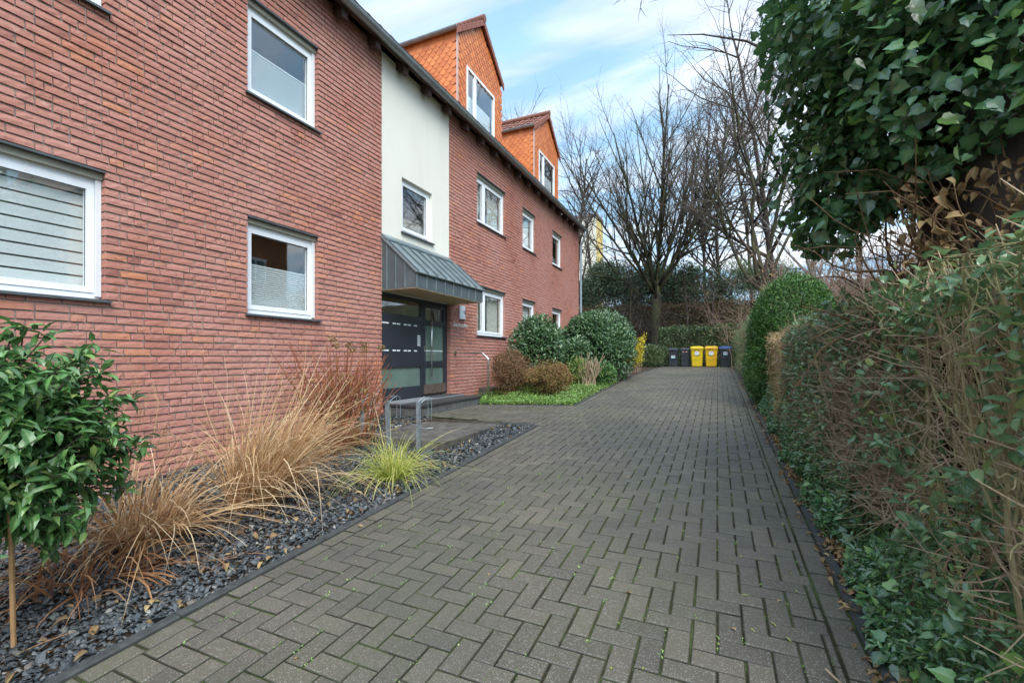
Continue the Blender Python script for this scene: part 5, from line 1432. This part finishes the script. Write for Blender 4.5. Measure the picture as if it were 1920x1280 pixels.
no = np.array([13.0, 14.0, float(terrain(13, 14))]); nh = thing('neighbouring_house', no, 'ochre brown house across the hedge, mirrored in the ground floor window panes', 'building')
q = MB(); q.box(10.5, 17, 9.5, 18.2, -.5, 6.6); q.build('wall', plain('ochre_brick', (.30, .14, .06), .9, vary=.2, scale=3), nh, no)
q = MB(); q.poly([(10.1, 9.2, 6.6), (17.4, 9.2, 6.6), (13.75, 9.2, 10.2)], (0, 9.3, 0)); q.build('roof', MAT['rooft'], nh, no)
for yy in (10.6, 13.4, 16.2):
    for zz_ in (.9, 3.9):
        q = MB(); q.box(10.44, 10.498, yy - .65, yy + .65, zz_, zz_ + 1.35); w_ = q.build('window', MAT['white'], nh, no)
        for s_ in (-.3, .3):
            q = MB(); q.box(10.41, 10.437, yy + s_ - .24, yy + s_ + .24, zz_ + .12, zz_ + 1.23); q.build('pane', MAT['satin'], w_, no)
# ------------------------------------------------------------------ fallen leaves and twigs on the paving
rng = np.random.default_rng(71)
lm = {}
for nm, mt, tm in (('brown', LM['dead'], DEADL), ('green', LM['lime'], NARROW)):
    q = MB(); leaves(q, tm, np.zeros((1, 3)), np.array([[0, 1., 0]]), np.array([[0, 0, 1.]]), 1., rng, np.array([.75 if nm == 'brown' else .9])); lm[nm] = q.build('fallen_leaf', mt, link=False)
spots = [(590, 1255, .075, 'brown'), (1275, 1222, .05, 'brown'), (735, 956, .05, 'brown')]
def put(o, x, y, s):
    o.location = (x, y, float(gz(y)) + .008); o.rotation_euler = (rng.normal() * .1, rng.normal() * .1, rng.uniform(0, 6.28)); o.scale = (s, s, s); COL.objects.link(o)
for (x, y, s, k_, lb) in ((-.80, 1.62, .085, 'brown', 'largest curled brown leaf on the paving at the bottom of the picture'), (.26, 1.78, .06, 'brown', 'crumpled brown leaf on the paving near the right kerb'), (-2.57, 2.75, .06, 'brown', 'pale brown leaf beside the left kerb near the sedge')):
    o = lm[k_].copy(); put(o, x, y, s); tag(o, lb, 'leaf', 'larger fallen leaves on the paving')
for i in range(70):
    k_ = 'green' if rng.uniform() < .6 else 'brown'; o = lm[k_].copy(); y = 1.5 + 13 * rng.uniform() ** 1.7; x = .45 - abs(rng.normal()) * .55 if rng.uniform() < .7 else rng.uniform(-2.4, .4)
    put(o, x, y, rng.uniform(.02, .042)); tag(o, 'tiny pale green leaf lying on the block paving' if k_ == 'green' else 'tiny curled brown leaf lying on the block paving', 'leaf', 'tiny green leaves on the paving' if k_ == 'green' else 'tiny brown leaves on the paving')
for lb, pts in (('long bent twig lying across the kerb at lower right', [(.42, 2.32), (.50, 2.18), (.58, 2.05), (.69, 1.95)]), ('shorter straight twig lying beside the long bent twig', [(.46, 2.22), (.56, 2.15), (.68, 2.10)])):
    P = np.array([(x, y, float(gz(y)) + .022) for x, y in pts]); q = MB(); tubes(q, [(P, np.linspace(.005, .0025, len(P)))], 5)
    tag(q.build('fallen_twig', BK['tan'], origin=P[0]), lb, 'twig')
# small weeds in the paving joints
n = 420; y = .8 + 9 * rng.uniform(0, 1, n) ** 1.4; x = rng.uniform(-2.5, .45, n); x = np.round(x / A) * A
P = np.repeat(np.column_stack([x, y, gz(y) + .001]), 5, 0) + rng.normal(size=(n * 5, 3)) * (.008, .018, 0.001)
q = MB(); leaf_cloud(q, ROUND, P, np.repeat([[0, 0, 1.]], len(P), 0), .011, rng, .1, .2, 1.)
tag(q.build('joint_weeds', LM['cover']), 'tiny green weeds sprouting in the paving joints', 'weeds', kind='stuff')
